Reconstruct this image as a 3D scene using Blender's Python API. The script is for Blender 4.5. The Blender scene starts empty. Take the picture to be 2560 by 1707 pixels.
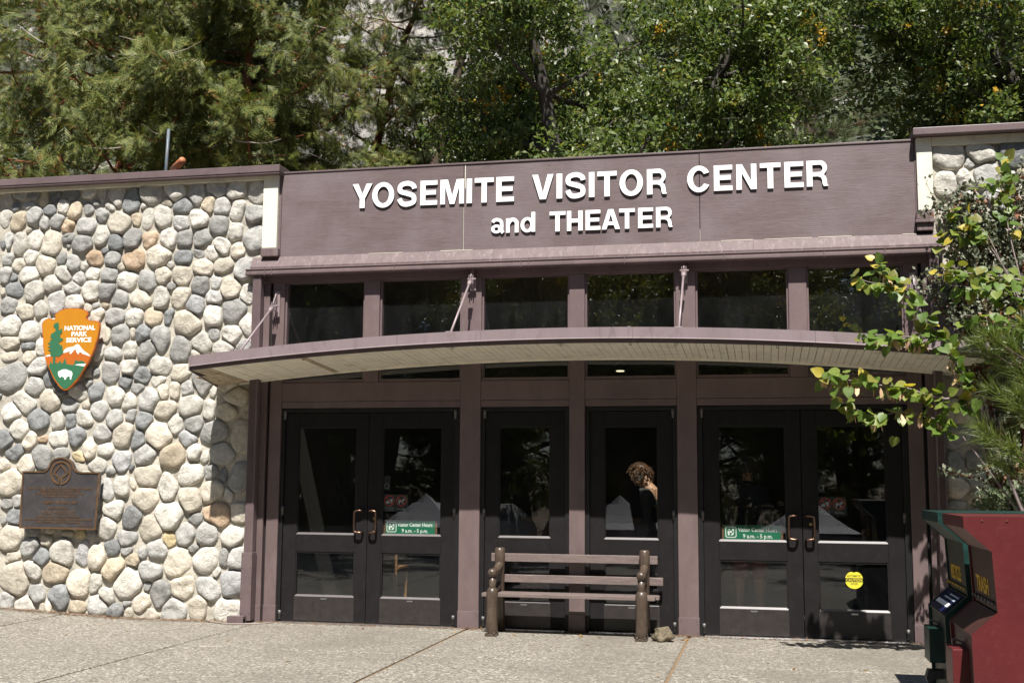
import bpy, bmesh, math, random
import numpy as np
from mathutils import Vector, Matrix, noise as mnoise
R = math.radians
sc = bpy.context.scene
# ---------------------------------------------------------------- camera, sky, sun, exposure
cam = bpy.data.cameras.new('camera'); camo = bpy.data.objects.new('camera', cam)
sc.collection.objects.link(camo); sc.camera = camo
cam.sensor_width = 36.0; cam.lens = 41.18; cam.clip_start = .1; cam.clip_end = 3000
_y, _p, _r = R(12.228), R(6.936), R(0.398)
_f = Vector((-math.sin(_y)*math.cos(_p), math.cos(_y)*math.cos(_p), math.sin(_p)))
_rt = Vector((math.cos(_y), math.sin(_y), 0)); _u = _rt.cross(_f)
_r2 = math.cos(_r)*_rt + math.sin(_r)*_u; _u2 = -math.sin(_r)*_rt + math.cos(_r)*_u
camo.matrix_world = Matrix(((_r2.x, _u2.x, -_f.x, 3.982), (_r2.y, _u2.y, -_f.y, -11.451), (_r2.z, _u2.z, -_f.z, 1.411), (0, 0, 0, 1)))
SUN = Vector((.19, -1.0, 1.606)).normalized()
w = bpy.data.worlds.new('World'); sc.world = w; w.use_nodes = True
nt = w.node_tree; sky = nt.nodes.new('ShaderNodeTexSky'); sky.sky_type = 'NISHITA'; sky.sun_disc = False
sky.sun_elevation = math.asin(SUN.z); sky.sun_rotation = math.atan2(SUN.x, SUN.y); sky.altitude = 1200; sky.air_density = 1.0; sky.dust_density = .6
bg = nt.nodes['Background']; bg.inputs['Strength'].default_value = .05; nt.links.new(sky.outputs[0], bg.inputs[0])
sl = bpy.data.lights.new('sun', 'SUN'); sl.energy = 5.0; sl.angle = R(.53); sl.color = (1.0, .955, .89)
slo = bpy.data.objects.new('sun', sl); sc.collection.objects.link(slo)
slo.rotation_euler = (-SUN).to_track_quat('-Z', 'Y').to_euler(); slo.location = (0, -20, 30)
sc.view_settings.view_transform = 'Standard'; sc.view_settings.look = 'None'; sc.view_settings.gamma = 1
sc.view_settings.exposure = 1.02; sc.view_settings.use_curve_mapping = False
try:
    sc.cycles.max_bounces = 8; sc.cycles.transparent_max_bounces = 16
except Exception: pass

# ---------------------------------------------------------------- helpers
rng = np.random.default_rng(7); rnd = random.Random(11)
COL = sc.collection
def tag(o, label=None, cat=None, group=None, kind=None):
    if label: o['label'] = label
    if cat: o['category'] = cat
    if group: o['group'] = group
    if kind: o['kind'] = kind
    return o
def thing(name, loc, label, cat, group=None, rz=0):
    o = bpy.data.objects.new(name, None); COL.objects.link(o); o.location = loc; o.rotation_euler = (0, 0, rz)
    o.empty_display_size = .1
    return tag(o, label, cat, group)
def link(name, me, mat=None, parent=None, loc=(0, 0, 0), rot=(0, 0, 0)):
    o = bpy.data.objects.new(name, me); COL.objects.link(o); o.location = loc; o.rotation_euler = rot
    if mat is not None:
        me.materials.clear(); me.materials.append(mat)
    if parent is not None: o.parent = parent
    return o
def mesh_np(name, V, tris=None, quads=None, smooth=False):
    V = np.asarray(V, dtype=np.float32).reshape(-1, 3); idx = []; tot = []
    if tris is not None and len(tris): t = np.asarray(tris, dtype=np.int32); idx.append(t.ravel()); tot.append(np.full(len(t), 3, np.int32))
    if quads is not None and len(quads): t = np.asarray(quads, dtype=np.int32); idx.append(t.ravel()); tot.append(np.full(len(t), 4, np.int32))
    idx = np.concatenate(idx); tot = np.concatenate(tot)
    me = bpy.data.meshes.new(name); me.vertices.add(len(V)); me.vertices.foreach_set('co', V.ravel())
    me.loops.add(len(idx)); me.loops.foreach_set('vertex_index', idx)
    me.polygons.add(len(tot)); me.polygons.foreach_set('loop_start', np.concatenate([[0], np.cumsum(tot)[:-1]]).astype(np.int32))
    me.polygons.foreach_set('loop_total', tot)
    if smooth: me.polygons.foreach_set('use_smooth', np.ones(len(tot), bool))
    me.update(calc_edges=True); me.validate()
    return me
def copy_tree(o, parent=None):
    c = o.copy(); COL.objects.link(c)
    if parent is not None: c.parent = parent
    for ch in list(o.children): copy_tree(ch, c)
    return c

class MB:
    """collects shapes in world coordinates; build() links them as one mesh"""
    def __init__(s): s.v = []; s.f = []; s.n = 0; s.sm = []
    def add(s, V, F, smooth=False):
        s.v.extend([tuple(map(float, q)) for q in V]); s.f.extend([tuple(i+s.n for i in q) for q in F]); s.sm.extend([smooth]*len(F)); s.n += len(V); return s
    def box(s, x0, x1, y0, y1, z0, z1, bev=0.0):
        if bev <= 0:
            V = [(x, y, z) for x in (x0, x1) for y in (y0, y1) for z in (z0, z1)]
            return s.add(V, [(0, 1, 3, 2), (4, 6, 7, 5), (0, 4, 5, 1), (2, 3, 7, 6), (0, 2, 6, 4), (1, 5, 7, 3)])
        bm = bmesh.new(); bmesh.ops.create_cube(bm, size=1)
        for q in bm.verts: q.co = Vector(((x0+x1)/2+q.co.x*(x1-x0), (y0+y1)/2+q.co.y*(y1-y0), (z0+z1)/2+q.co.z*(z1-z0)))
        bmesh.ops.bevel(bm, geom=list(bm.edges), offset=bev, segments=2, affect='EDGES', profile=.6)
        return s.bm(bm)
    def bm(s, bm, M=None, smooth=False):
        bm.verts.ensure_lookup_table(); bm.verts.index_update()
        V = [(M @ q.co if M else q.co) for q in bm.verts]; F = [[q.index for q in f.verts] for f in bm.faces]; bm.free()
        return s.add(V, F, smooth)
    def prism(s, poly, a0, a1, axis='x'):
        """poly: 2-D loop; axis x -> poly is (y,z); axis y -> (x,z); axis z -> (x,y)"""
        n = len(poly)
        m = {'x': lambda p, a: (a, p[0], p[1]), 'y': lambda p, a: (p[0], a, p[1]), 'z': lambda p, a: (p[0], p[1], a)}[axis]
        V = [m(p, a0) for p in poly]+[m(p, a1) for p in poly]
        F = [tuple(range(n-1, -1, -1)), tuple(range(n, 2*n))]+[(i, (i+1) % n, n+(i+1) % n, n+i) for i in range(n)]
        return s.add(V, F)
    def tube(s, P, rad, n=8, cap=True, squash=None):
        P = [Vector(p) for p in P]; rad = [rad]*len(P) if np.isscalar(rad) else rad
        V = []; up = None
        for i, p in enumerate(P):
            t = (P[min(i+1, len(P)-1)]-P[max(i-1, 0)]).normalized()
            if up is None: up = t.orthogonal().normalized() if abs(t.z) > .9 else Vector((0, 0, 1))
            a = t.cross(up)
            a = a.normalized() if a.length > 1e-5 else t.orthogonal().normalized()
            b = a.cross(t).normalized(); up = b
            for k in range(n):
                th = 2*math.pi*k/n; V.append(p+a*math.cos(th)*rad[i]+b*math.sin(th)*rad[i])
        F = [(i*n+k, i*n+(k+1) % n, (i+1)*n+(k+1) % n, (i+1)*n+k) for i in range(len(P)-1) for k in range(n)]
        if cap: F += [tuple(range(n-1, -1, -1)), tuple((len(P)-1)*n+k for k in range(n))]
        return s.add(V, F, True)
    def build(s, name, mat, parent=None, recalc=True):
        off = Vector((0, 0, 0))
        q = parent
        base = Matrix.Identity(4)
        ch = []
        while q is not None: ch.append(q); q = q.parent
        for q in reversed(ch): base = base @ q.matrix_basis
        inv = base.inverted()
        me = bpy.data.meshes.new(name); me.from_pydata([tuple(inv @ Vector(v)) for v in s.v], [], s.f)
        me.polygons.foreach_set('use_smooth', s.sm)
        if recalc:
            bm = bmesh.new(); bm.from_mesh(me); bmesh.ops.recalc_face_normals(bm, faces=bm.faces); bm.to_mesh(me); bm.free()
        me.update(); return link(name, me, mat, parent)
DG = None
def _evalmesh(o):
    COL.objects.link(o); dg = bpy.context.evaluated_depsgraph_get(); dg.update()
    me = bpy.data.meshes.new_from_object(o.evaluated_get(dg)); d = o.data
    bpy.data.objects.remove(o)
    return me
def _to_wall(me, x, y, z, ry=0.0):
    """curve plane XY -> wall plane XZ facing -y, front face at y"""
    n = len(me.vertices); c = np.empty(n*3, np.float32); me.vertices.foreach_get('co', c); c = c.reshape(-1, 3)
    o = np.stack([c[:, 0]+x, -c[:, 2]+y, c[:, 1]+z], 1); me.vertices.foreach_set('co', o.ravel()); me.update(); return me
def plate(name, loops, x, y, z, t, mat, parent=None):
    """flat cut-out: loops (outer and holes) in metres, facing -y, front at y, thickness t; world coordinates"""
    cu = bpy.data.curves.new(name, 'CURVE'); cu.dimensions = '2D'; cu.fill_mode = 'BOTH'; cu.extrude = t/2
    for lp in loops:
        sp = cu.splines.new('POLY'); sp.points.add(len(lp)-1)
        for i, q in enumerate(lp): sp.points[i].co = (q[0], q[1], 0, 1)
        sp.use_cyclic_u = True
    me = _evalmesh(bpy.data.objects.new(name, cu)); px, py, pz = wloc(parent)
    _to_wall(me, x-px, y+t/2-py, z-pz); return link(name, me, mat, parent)
def wloc(o):
    v = Vector((0, 0, 0))
    while o is not None: v += o.location; o = o.parent
    return v
def text(name, body, x, y, z, size, mat, parent=None, t=.002, bold=0.0, align='CENTER', sx=1.0, width=None, spacing=1.0, line=1.0):
    cu = bpy.data.curves.new(name, 'FONT'); cu.body = body; cu.size = size; cu.extrude = t/2; cu.offset = bold*size; cu.align_x = align; cu.align_y = 'BOTTOM_BASELINE'
    cu.space_character = spacing; cu.space_line = line; cu.resolution_u = 3
    me = _evalmesh(bpy.data.objects.new(name, cu))
    n = len(me.vertices); c = np.empty(n*3, np.float32); me.vertices.foreach_get('co', c); c = c.reshape(-1, 3)
    if width is not None and n: sx = width/max(1e-6, c[:, 0].max()-c[:, 0].min())
    c[:, 0] *= sx; me.vertices.foreach_set('co', c.ravel())
    px, py, pz = wloc(parent); _to_wall(me, x-px, y+t/2-py, z-pz); return link(name, me, mat, parent)
def ell(cx, cy, rx, ry, a0=0, a1=360, n=28):
    return [(cx+rx*math.cos(R(a0+(a1-a0)*i/n)), cy+ry*math.sin(R(a0+(a1-a0)*i/n))) for i in range(n+(0 if abs(a1-a0) >= 360 else 1))]
def stroke(P, t):
    """closed outline of a path with width t"""
    P = np.array(P, float); T = np.gradient(P, axis=0); T /= np.linalg.norm(T, axis=1)[:, None]; N = np.stack([-T[:, 1], T[:, 0]], 1)
    return [tuple(q) for q in P+N*t/2]+[tuple(q) for q in (P-N*t/2)[::-1]]
def smoothpath(P, k=8):
    P = [np.array(p, float) for p in P]; out = []
    for i in range(len(P)-1):
        p0 = P[max(i-1, 0)]; p1 = P[i]; p2 = P[i+1]; p3 = P[min(i+2, len(P)-1)]
        for j in range(k):
            u = j/k; out.append(.5*((2*p1)+(-p0+p2)*u+(2*p0-5*p1+4*p2-p3)*u*u+(-p0+3*p1-3*p2+p3)*u**3))
    out.append(P[-1]); return out

# ---------------------------------------------------------------- materials
MATS = {}
def _nodes(name):
    m = bpy.data.materials.new(name); m.use_nodes = True; n = m.node_tree; n.nodes.clear()
    o = n.nodes.new('ShaderNodeOutputMaterial'); b = n.nodes.new('ShaderNodeBsdfPrincipled'); n.links.new(b.outputs[0], o.inputs[0]); MATS[name] = m
    return m, n, b, o
def _ramp(n, src, stops):
    r = n.nodes.new('ShaderNodeValToRGB'); e = r.color_ramp.elements
    while len(e) < len(stops): e.new(.5)
    for q, (p, c) in zip(e, stops): q.position = p; q.color = (*c, 1) if len(c) == 3 else c
    n.links.new(src, r.inputs[0]); return r.outputs[0]
def _noise(n, vec, scale, detail=4, rough=.55, dist=0):
    t = n.nodes.new('ShaderNodeTexNoise'); t.inputs['Scale'].default_value = scale; t.inputs['Detail'].default_value = detail; t.inputs['Roughness'].default_value = rough; t.inputs['Distortion'].default_value = dist
    n.links.new(vec, t.inputs['Vector']); return t.outputs[0]
def _map(n, scale=(1, 1, 1), rnd_off=False, geo=False):
    tc = n.nodes.new('ShaderNodeTexCoord'); mp = n.nodes.new('ShaderNodeMapping'); mp.inputs['Scale'].default_value = scale
    src = tc.outputs['Object']
    if geo: src = n.nodes.new('ShaderNodeNewGeometry').outputs['Position']
    n.links.new(src, mp.inputs['Vector'])
    if rnd_off:
        oi = n.nodes.new('ShaderNodeObjectInfo'); mu = n.nodes.new('ShaderNodeVectorMath'); mu.operation = 'MULTIPLY_ADD'
        mu.inputs[1].default_value = (37, 53, 71); mu.inputs[2].default_value = (0, 0, 0); n.links.new(oi.outputs['Random'], mu.inputs[0]); n.links.new(mu.outputs[0], mp.inputs['Location'])
    return mp.outputs[0]
def _mix(n, f, a, b, mode='MIX'):
    x = n.nodes.new('ShaderNodeMix'); x.data_type = 'RGBA'; x.blend_type = mode
    for k, s in ((0, f), (6, a), (7, b)):
        if hasattr(s, 'is_output') or isinstance(s, bpy.types.NodeSocket): n.links.new(s, x.inputs[k])
        elif k == 0: x.inputs[0].default_value = s
        else: x.inputs[k].default_value = (*s, 1)
    return x.outputs[2]
def _bump(n, b, h, strength, dist=.01):
    q = n.nodes.new('ShaderNodeBump'); q.inputs['Strength'].default_value = strength; q.inputs['Distance'].default_value = dist
    n.links.new(h, q.inputs['Height'])
    prev = b.inputs['Normal'].links
    if prev: n.links.new(prev[0].from_socket, q.inputs['Normal'])
    n.links.new(q.outputs[0], b.inputs['Normal'])
def mul(c, k): return tuple(min(1, max(0, q*k)) for q in c)
def simple(name, col, rough=.6, var=.15, scale=6, bump=.0, bscale=60, metal=0, spec=.5, stretch=(1, 1, 1), dirt=None):
    m, n, b, o = _nodes(name); v = _map(n, stretch, geo=True)
    c = _ramp(n, _noise(n, v, scale, 6, .62), [(.28, mul(col, 1-var)), (.72, mul(col, 1+var))])
    if dirt: c = _mix(n, _ramp(n, _noise(n, v, dirt[1], 8, .7, .5), [(.52, (0, 0, 0)), (.72, (dirt[2],)*3)]), c, dirt[0])
    n.links.new(c, b.inputs['Base Color']); b.inputs['Roughness'].default_value = rough; b.inputs['Metallic'].default_value = metal; b.inputs['Specular IOR Level'].default_value = spec
    if bump: _bump(n, b, _noise(n, v, bscale, 5, .6), bump)
    return m
def stone_mat(name, a, bcol, fleck=.35, fl=(.05, .05, .055), pat=.5):
    m, n, b, o = _nodes(name); v = _map(n, (1, 1, 1), True)
    c = _ramp(n, _noise(n, v, 7, 5, .6, .8), [(.33, a), (.68, bcol)])
    c = _mix(n, _ramp(n, _noise(n, v, 14, 8, .75, 1.2), [(.47, (0, 0, 0)), (.70, (pat*1.3,)*3)]), c, mul(a, .55), 'MIX')
    c = _mix(n, _ramp(n, _noise(n, v, 150, 2, .6), [(.55, (0, 0, 0)), (.68, (fleck,)*3)]), c, fl)
    oi = n.nodes.new('ShaderNodeObjectInfo'); hs = n.nodes.new('ShaderNodeHueSaturation'); mr = n.nodes.new('ShaderNodeMapRange'); mr.inputs[3].default_value = .82; mr.inputs[4].default_value = 1.14
    n.links.new(oi.outputs['Random'], mr.inputs[0]); n.links.new(mr.outputs[0], hs.inputs['Value']); n.links.new(c, hs.inputs['Color'])
    n.links.new(hs.outputs[0], b.inputs['Base Color']); b.inputs['Roughness'].default_value = .85; b.inputs['Specular IOR Level'].default_value = .25
    _bump(n, b, _noise(n, v, 14, 7, .7, .6), .9, .03); _bump(n, b, _noise(n, v, 110, 3, .6), .5, .005)
    return m
SM = {'W': stone_mat('granite_pale', (.51, .485, .43), (.66, .63, .565), .6),
      'C': stone_mat('granite_cream', (.49, .445, .365), (.62, .57, .475), .35),
      'T': stone_mat('stone_tan', (.43, .36, .265), (.54, .47, .36), .3),
      'O': stone_mat('stone_orange', (.40, .29, .19), (.55, .43, .32), .25, (.3, .12, .04)),
      'Y': stone_mat('stone_yellow', (.52, .41, .22), (.64, .54, .36), .2),
      'L': stone_mat('granite_grey', (.375, .37, .35), (.51, .50, .47), .55),
      'G': stone_mat('stone_grey', (.265, .265, .252), (.385, .378, .355), .35),
      'B': stone_mat('stone_blue_grey', (.18, .187, .19), (.29, .297, .295), .3),
      'S': stone_mat('stone_speckled', (.30, .30, .30), (.40, .40, .40), .7, (.62, .62, .60)),
      'D': stone_mat('stone_dark', (.13, .135, .14), (.27, .27, .265), .6, (.5, .5, .48))}
m_mortar = simple('mortar', (.43, .40, .34), .95, .3, 6, 1.0, 60, spec=.1, dirt=((.17, .15, .12), 7, .75))
m_cream = simple('cream_concrete', (.66, .63, .53), .85, .1, 5, .25, 90, spec=.2, dirt=((.33, .31, .27), 3.5, .75), stretch=(1, 1, .35))
m_fascia = simple('fascia_paint', (.200, .158, .165), .45, .1, 2.5, .06, 60, spec=.4, dirt=((.125, .092, .095), 7, .75), stretch=(1.6, 1, .5))
m_brown = simple('brown_paint', (.118, .083, .082), .52, .2, 3.5, .25, 120, dirt=((.165, .125, .125), 6, .6), stretch=(1, 1, .45))
m_brown2 = simple('brown_metal', (.125, .091, .093), .42, .13, 3, .08, 60, spec=.45, dirt=((.075, .055, .055), 7, .5))
m_brownw = simple('brown_weathered', (.112, .077, .077), .62, .18, 2.5, .3, 40, dirt=((.25, .20, .20), 3, .7), stretch=(6, 6, .8))
m_soffit = simple('soffit_paint', (.80, .755, .63), .7, .1, 9, .2, 80, dirt=((.30, .26, .19), 6, .5))
m_stain = simple('stained_board', (.40, .33, .22), .8, .3, 8, .3, 80, dirt=((.06, .04, .03), 12, 1.0))
m_door = simple('door_bronze', (.0125, .0112, .0118), .5, .2, 5, .04, 200, spec=.16, dirt=((.022, .020, .021), 9, .6))
m_dframe = simple('frame_black', (.009, .009, .0095), .5, .2, 8, spec=.3)
m_bronze = simple('bronze_pull', (.17, .105, .075), .36, .2, 30, metal=1)
m_white = simple('white_letter', (.82, .82, .82), .5, .03, 12)
m_edge = simple('letter_side', (.025, .024, .026), .6, .1, 10)
m_steel = simple('steel', (.45, .45, .46), .35, .1, 20, metal=1)
m_black = simple('black_void', (.01, .01, .01), .8, .1, 5)
def plywood():
    m, n, b, o = _nodes('brown_plywood'); v = _map(n, (1.1, 1, 9), geo=True); v2 = _map(n, (1, 1, 1), geo=True)
    g = _noise(n, v, 2.2, 8, .68, 1.6)
    c = _ramp(n, g, [(.3, (.100, .072, .072)), (.52, (.122, .090, .090)), (.75, (.150, .115, .115))])
    c = _mix(n, _ramp(n, _noise(n, v2, 1.6, 4, .6), [(.42, (0, 0, 0)), (.66, (.8,)*3)]), c, (.162, .130, .136))
    c = _mix(n, _ramp(n, _noise(n, v2, 46, 2, .5), [(.70, (0, 0, 0)), (.76, (.7,)*3)]), c, (.05, .034, .033))
    n.links.new(c, b.inputs['Base Color']); b.inputs['Roughness'].default_value = .55; b.inputs['Specular IOR Level'].default_value = .35
    v3 = _map(n, (2.5, 1, 38), geo=True); _bump(n, b, _noise(n, v3, 2.4, 6, .7, 1.0), .35, .008); return m
m_ply = plywood()
def glass(name, tint, boost, dust=.006):
    m = bpy.data.materials.new(name); m.use_nodes = True; n = m.node_tree; n.nodes.clear(); o = n.nodes.new('ShaderNodeOutputMaterial')
    t = n.nodes.new('ShaderNodeBsdfTransparent'); t.inputs[0].default_value = (*tint, 1); g = n.nodes.new('ShaderNodeBsdfGlossy'); g.inputs['Roughness'].default_value = .004; g.inputs[0].default_value = (.95, .97, 1, 1)
    d = n.nodes.new('ShaderNodeBsdfDiffuse'); d.inputs[0].default_value = (.75, .8, .82, 1); v = _map(n, (1, 1, .35), geo=True); rmp = _ramp(n, _noise(n, v, 3.2, 7, .75, .5), [(.42, (dust*.25,)*3), (.75, (dust,)*3)]); dx = n.nodes.new('ShaderNodeMixShader'); n.links.new(rmp, dx.inputs[0]); n.links.new(t.outputs[0], dx.inputs[1]); n.links.new(d.outputs[0], dx.inputs[2]); t = dx
    f = n.nodes.new('ShaderNodeFresnel'); f.inputs[0].default_value = boost; x = n.nodes.new('ShaderNodeMixShader')
    ge = n.nodes.new('ShaderNodeNewGeometry'); mm = n.nodes.new('ShaderNodeMath'); mm.operation = 'SUBTRACT'; mm.inputs[0].default_value = 1; n.links.new(ge.outputs['Backfacing'], mm.inputs[1]); m3 = n.nodes.new('ShaderNodeMath'); m3.operation = 'MULTIPLY'; n.links.new(mm.outputs[0], m3.inputs[0]); n.links.new(f.outputs[0], m3.inputs[1])
    n.links.new(m3.outputs[0], x.inputs[0]); n.links.new(t.outputs[0], x.inputs[1]); n.links.new(g.outputs[0], x.inputs[2]); n.links.new(x.outputs[0], o.inputs[0]); MATS[name] = m; return m
m_glass = glass('door_glass', (.88, .90, .89), 1.75, .005); m_glassu = glass('window_glass', (.86, .88, .88), 2.0, .010)
def leafmat(name, cols, rough=.42, trans=.32, spec=.5, rare=None):
    m, n, b, o = _nodes(name); g = n.nodes.new('ShaderNodeNewGeometry')
    c = _ramp(n, g.outputs['Random Per Island'], [(i/(max(1, len(cols)-1)), q) for i, q in enumerate(cols)])
    v = _map(n, geo=True); c = _mix(n, _ramp(n, _noise(n, v, .8, 3, .6), [(.35, (.0,)*3), (.7, (.5,)*3)]), c, mul(cols[0], .7))
    if rare: c = _mix(n, _ramp(n, _noise(n, v, rare[1], 2, .5), [(rare[2], (0, 0, 0)), (rare[2]+.03, (1, 1, 1))]), c, rare[0])
    n.links.new(c, b.inputs['Base Color']); b.inputs['Roughness'].default_value = rough; b.inputs['Specular IOR Level'].default_value = spec
    t = n.nodes.new('ShaderNodeBsdfTranslucent'); n.links.new(_mix(n, 1.0, c, (1.5, 1.5, .7), 'MULTIPLY'), t.inputs[0])
    x = n.nodes.new('ShaderNodeMixShader'); x.inputs[0].default_value = trans; n.links.new(b.outputs[0], x.inputs[1]); n.links.new(t.outputs[0], x.inputs[2]); n.links.new(x.outputs[0], o.inputs[0]); return m
def barkmat(name, a, c2, scale=6):
    m, n, b, o = _nodes(name); v = _map(n, (1, 1, .18), geo=True); h = _noise(n, v, scale*2.2, 6, .7, .6)
    n.links.new(_ramp(n, h, [(.35, a), (.66, c2)]), b.inputs['Base Color']); b.inputs['Roughness'].default_value = .9; b.inputs['Specular IOR Level'].default_value = .15; _bump(n, b, h, .8, .05); return m
# ---------------------------------------------------------------- ground and pavement
def gz(x): return max(0.0, (-2.6-x)*.043)
def aggregate():
    m, n, b, o = _nodes('exposed_aggregate'); v = _map(n, geo=True)
    vo = n.nodes.new('ShaderNodeTexVoronoi'); vo.inputs['Scale'].default_value = 56; n.links.new(v, vo.inputs['Vector'])
    sx = n.nodes.new('ShaderNodeSeparateColor'); n.links.new(vo.outputs['Color'], sx.inputs[0])
    c = _ramp(n, sx.outputs[0], [(0, (.045, .043, .04)), (.2, (.122, .107, .089)), (.5, (.212, .191, .155)), (.78, (.29, .265, .218)), (1, (.47, .44, .385))])
    c = _mix(n, _ramp(n, vo.outputs['Distance'], [(.35, (0, 0, 0)), (.7, (.75,)*3)]), c, (.185, .17, .145))
    c = _mix(n, _ramp(n, _noise(n, v, .55, 5, .65, .4), [(.40, (0, 0, 0)), (.68, (.7,)*3)]), c, (.135, .122, .103), 'MIX')
    c = _mix(n, _ramp(n, _noise(n, v, 3.1, 6, .7), [(.58, (0, 0, 0)), (.75, (.4,)*3)]), c, (.12, .103, .083))
    n.links.new(c, b.inputs['Base Color']); b.inputs['Roughness'].default_value = .82; b.inputs['Specular IOR Level'].default_value = .3
    _bump(n, b, vo.outputs['Distance'], -.5, .006); return m
m_agg = aggregate()
m_joint = simple('joint_dirt', (.19, .135, .085), .95, .35, 30, .5, 90, spec=.1)
m_soil = simple('soil', (.16, .13, .09), .95, .3, 3, .6, 20, spec=.1)
def dip(y): return 0 if y > -15 else -2.0*min(1, (-15-y)/9)**1.3
gx = [-900, -200, -60, -20, -8, -4, 0, 4, 8, 14, 30, 80, 250, 900]; gy = [-900, -200, -60, -32, -24, -21, -18, -15, -8, -2, 3, 8, 20, 60, 150, 400, 900]
V = [(x, y, -.05+dip(y)) for y in gy for x in gx]; F = [(j*len(gx)+i, j*len(gx)+i+1, (j+1)*len(gx)+i+1, (j+1)*len(gx)+i) for j in range(len(gy)-1) for i in range(len(gx)-1)]
me = bpy.data.meshes.new('ground'); me.from_pydata(V, [], F); tag(link('ground', me, m_soil), kind='structure')
XE = [1.075+2.165*k for k in range(-5, 5)]; YE = [.02, -1.86, -3.95, -6.05, -8.15, -10.25, -12.35, -14.45]
mb = MB()
xs = np.linspace(XE[0]-.02, XE[-1]+.02, 40); V = [(x, y, -.014+gz(x)) for y in (.3, -14.5) for x in xs]
mb.add(V, [(i, i+1, 40+i+1, 40+i) for i in range(39)]); pave = tag(mb.build('pavement', m_joint), kind='structure')
for j in range(len(YE)-1):
    for i in range(len(XE)-1):
        g = .013 if i % 2 else .015
        x0, x1, y0, y1 = XE[i]+g, XE[i+1]-g, YE[j+1]+.006, YE[j]-.006
        dz = [rnd.uniform(-.003, .003) for _ in range(4)]; mb = MB(); e = .012
        xm = max(x0+.05, min(x1-.05, -2.6))
        nx = [x0, x0+e, xm, x1-e, x1]; ny = [y0, y0+e, y1-e, y1]; V = []
        for yy in ny:
            for xx in nx: V.append((xx, yy, gz(xx)+dz[0]*.5-(.006 if (xx in (x0, x1) or yy in (y0, y1)) else 0)))
        F = [(b*5+a, b*5+a+1, (b+1)*5+a+1, (b+1)*5+a) for b in range(3) for a in range(4)]
        k = len(V); V += [(xx, yy, -.08) for xx, yy in ((x0, y0), (x1, y0), (x1, y1), (x0, y1))]
        F += [(0, 1, 2, 3, 4, k+1, k), (4, 9, 14, 19, k+2, k+1), (19, 18, 17, 16, 15, k+3, k+2), (15, 10, 5, 0, k, k+3)]
        mb.add(V, F); mb.build('slab', m_agg, pave)

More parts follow.
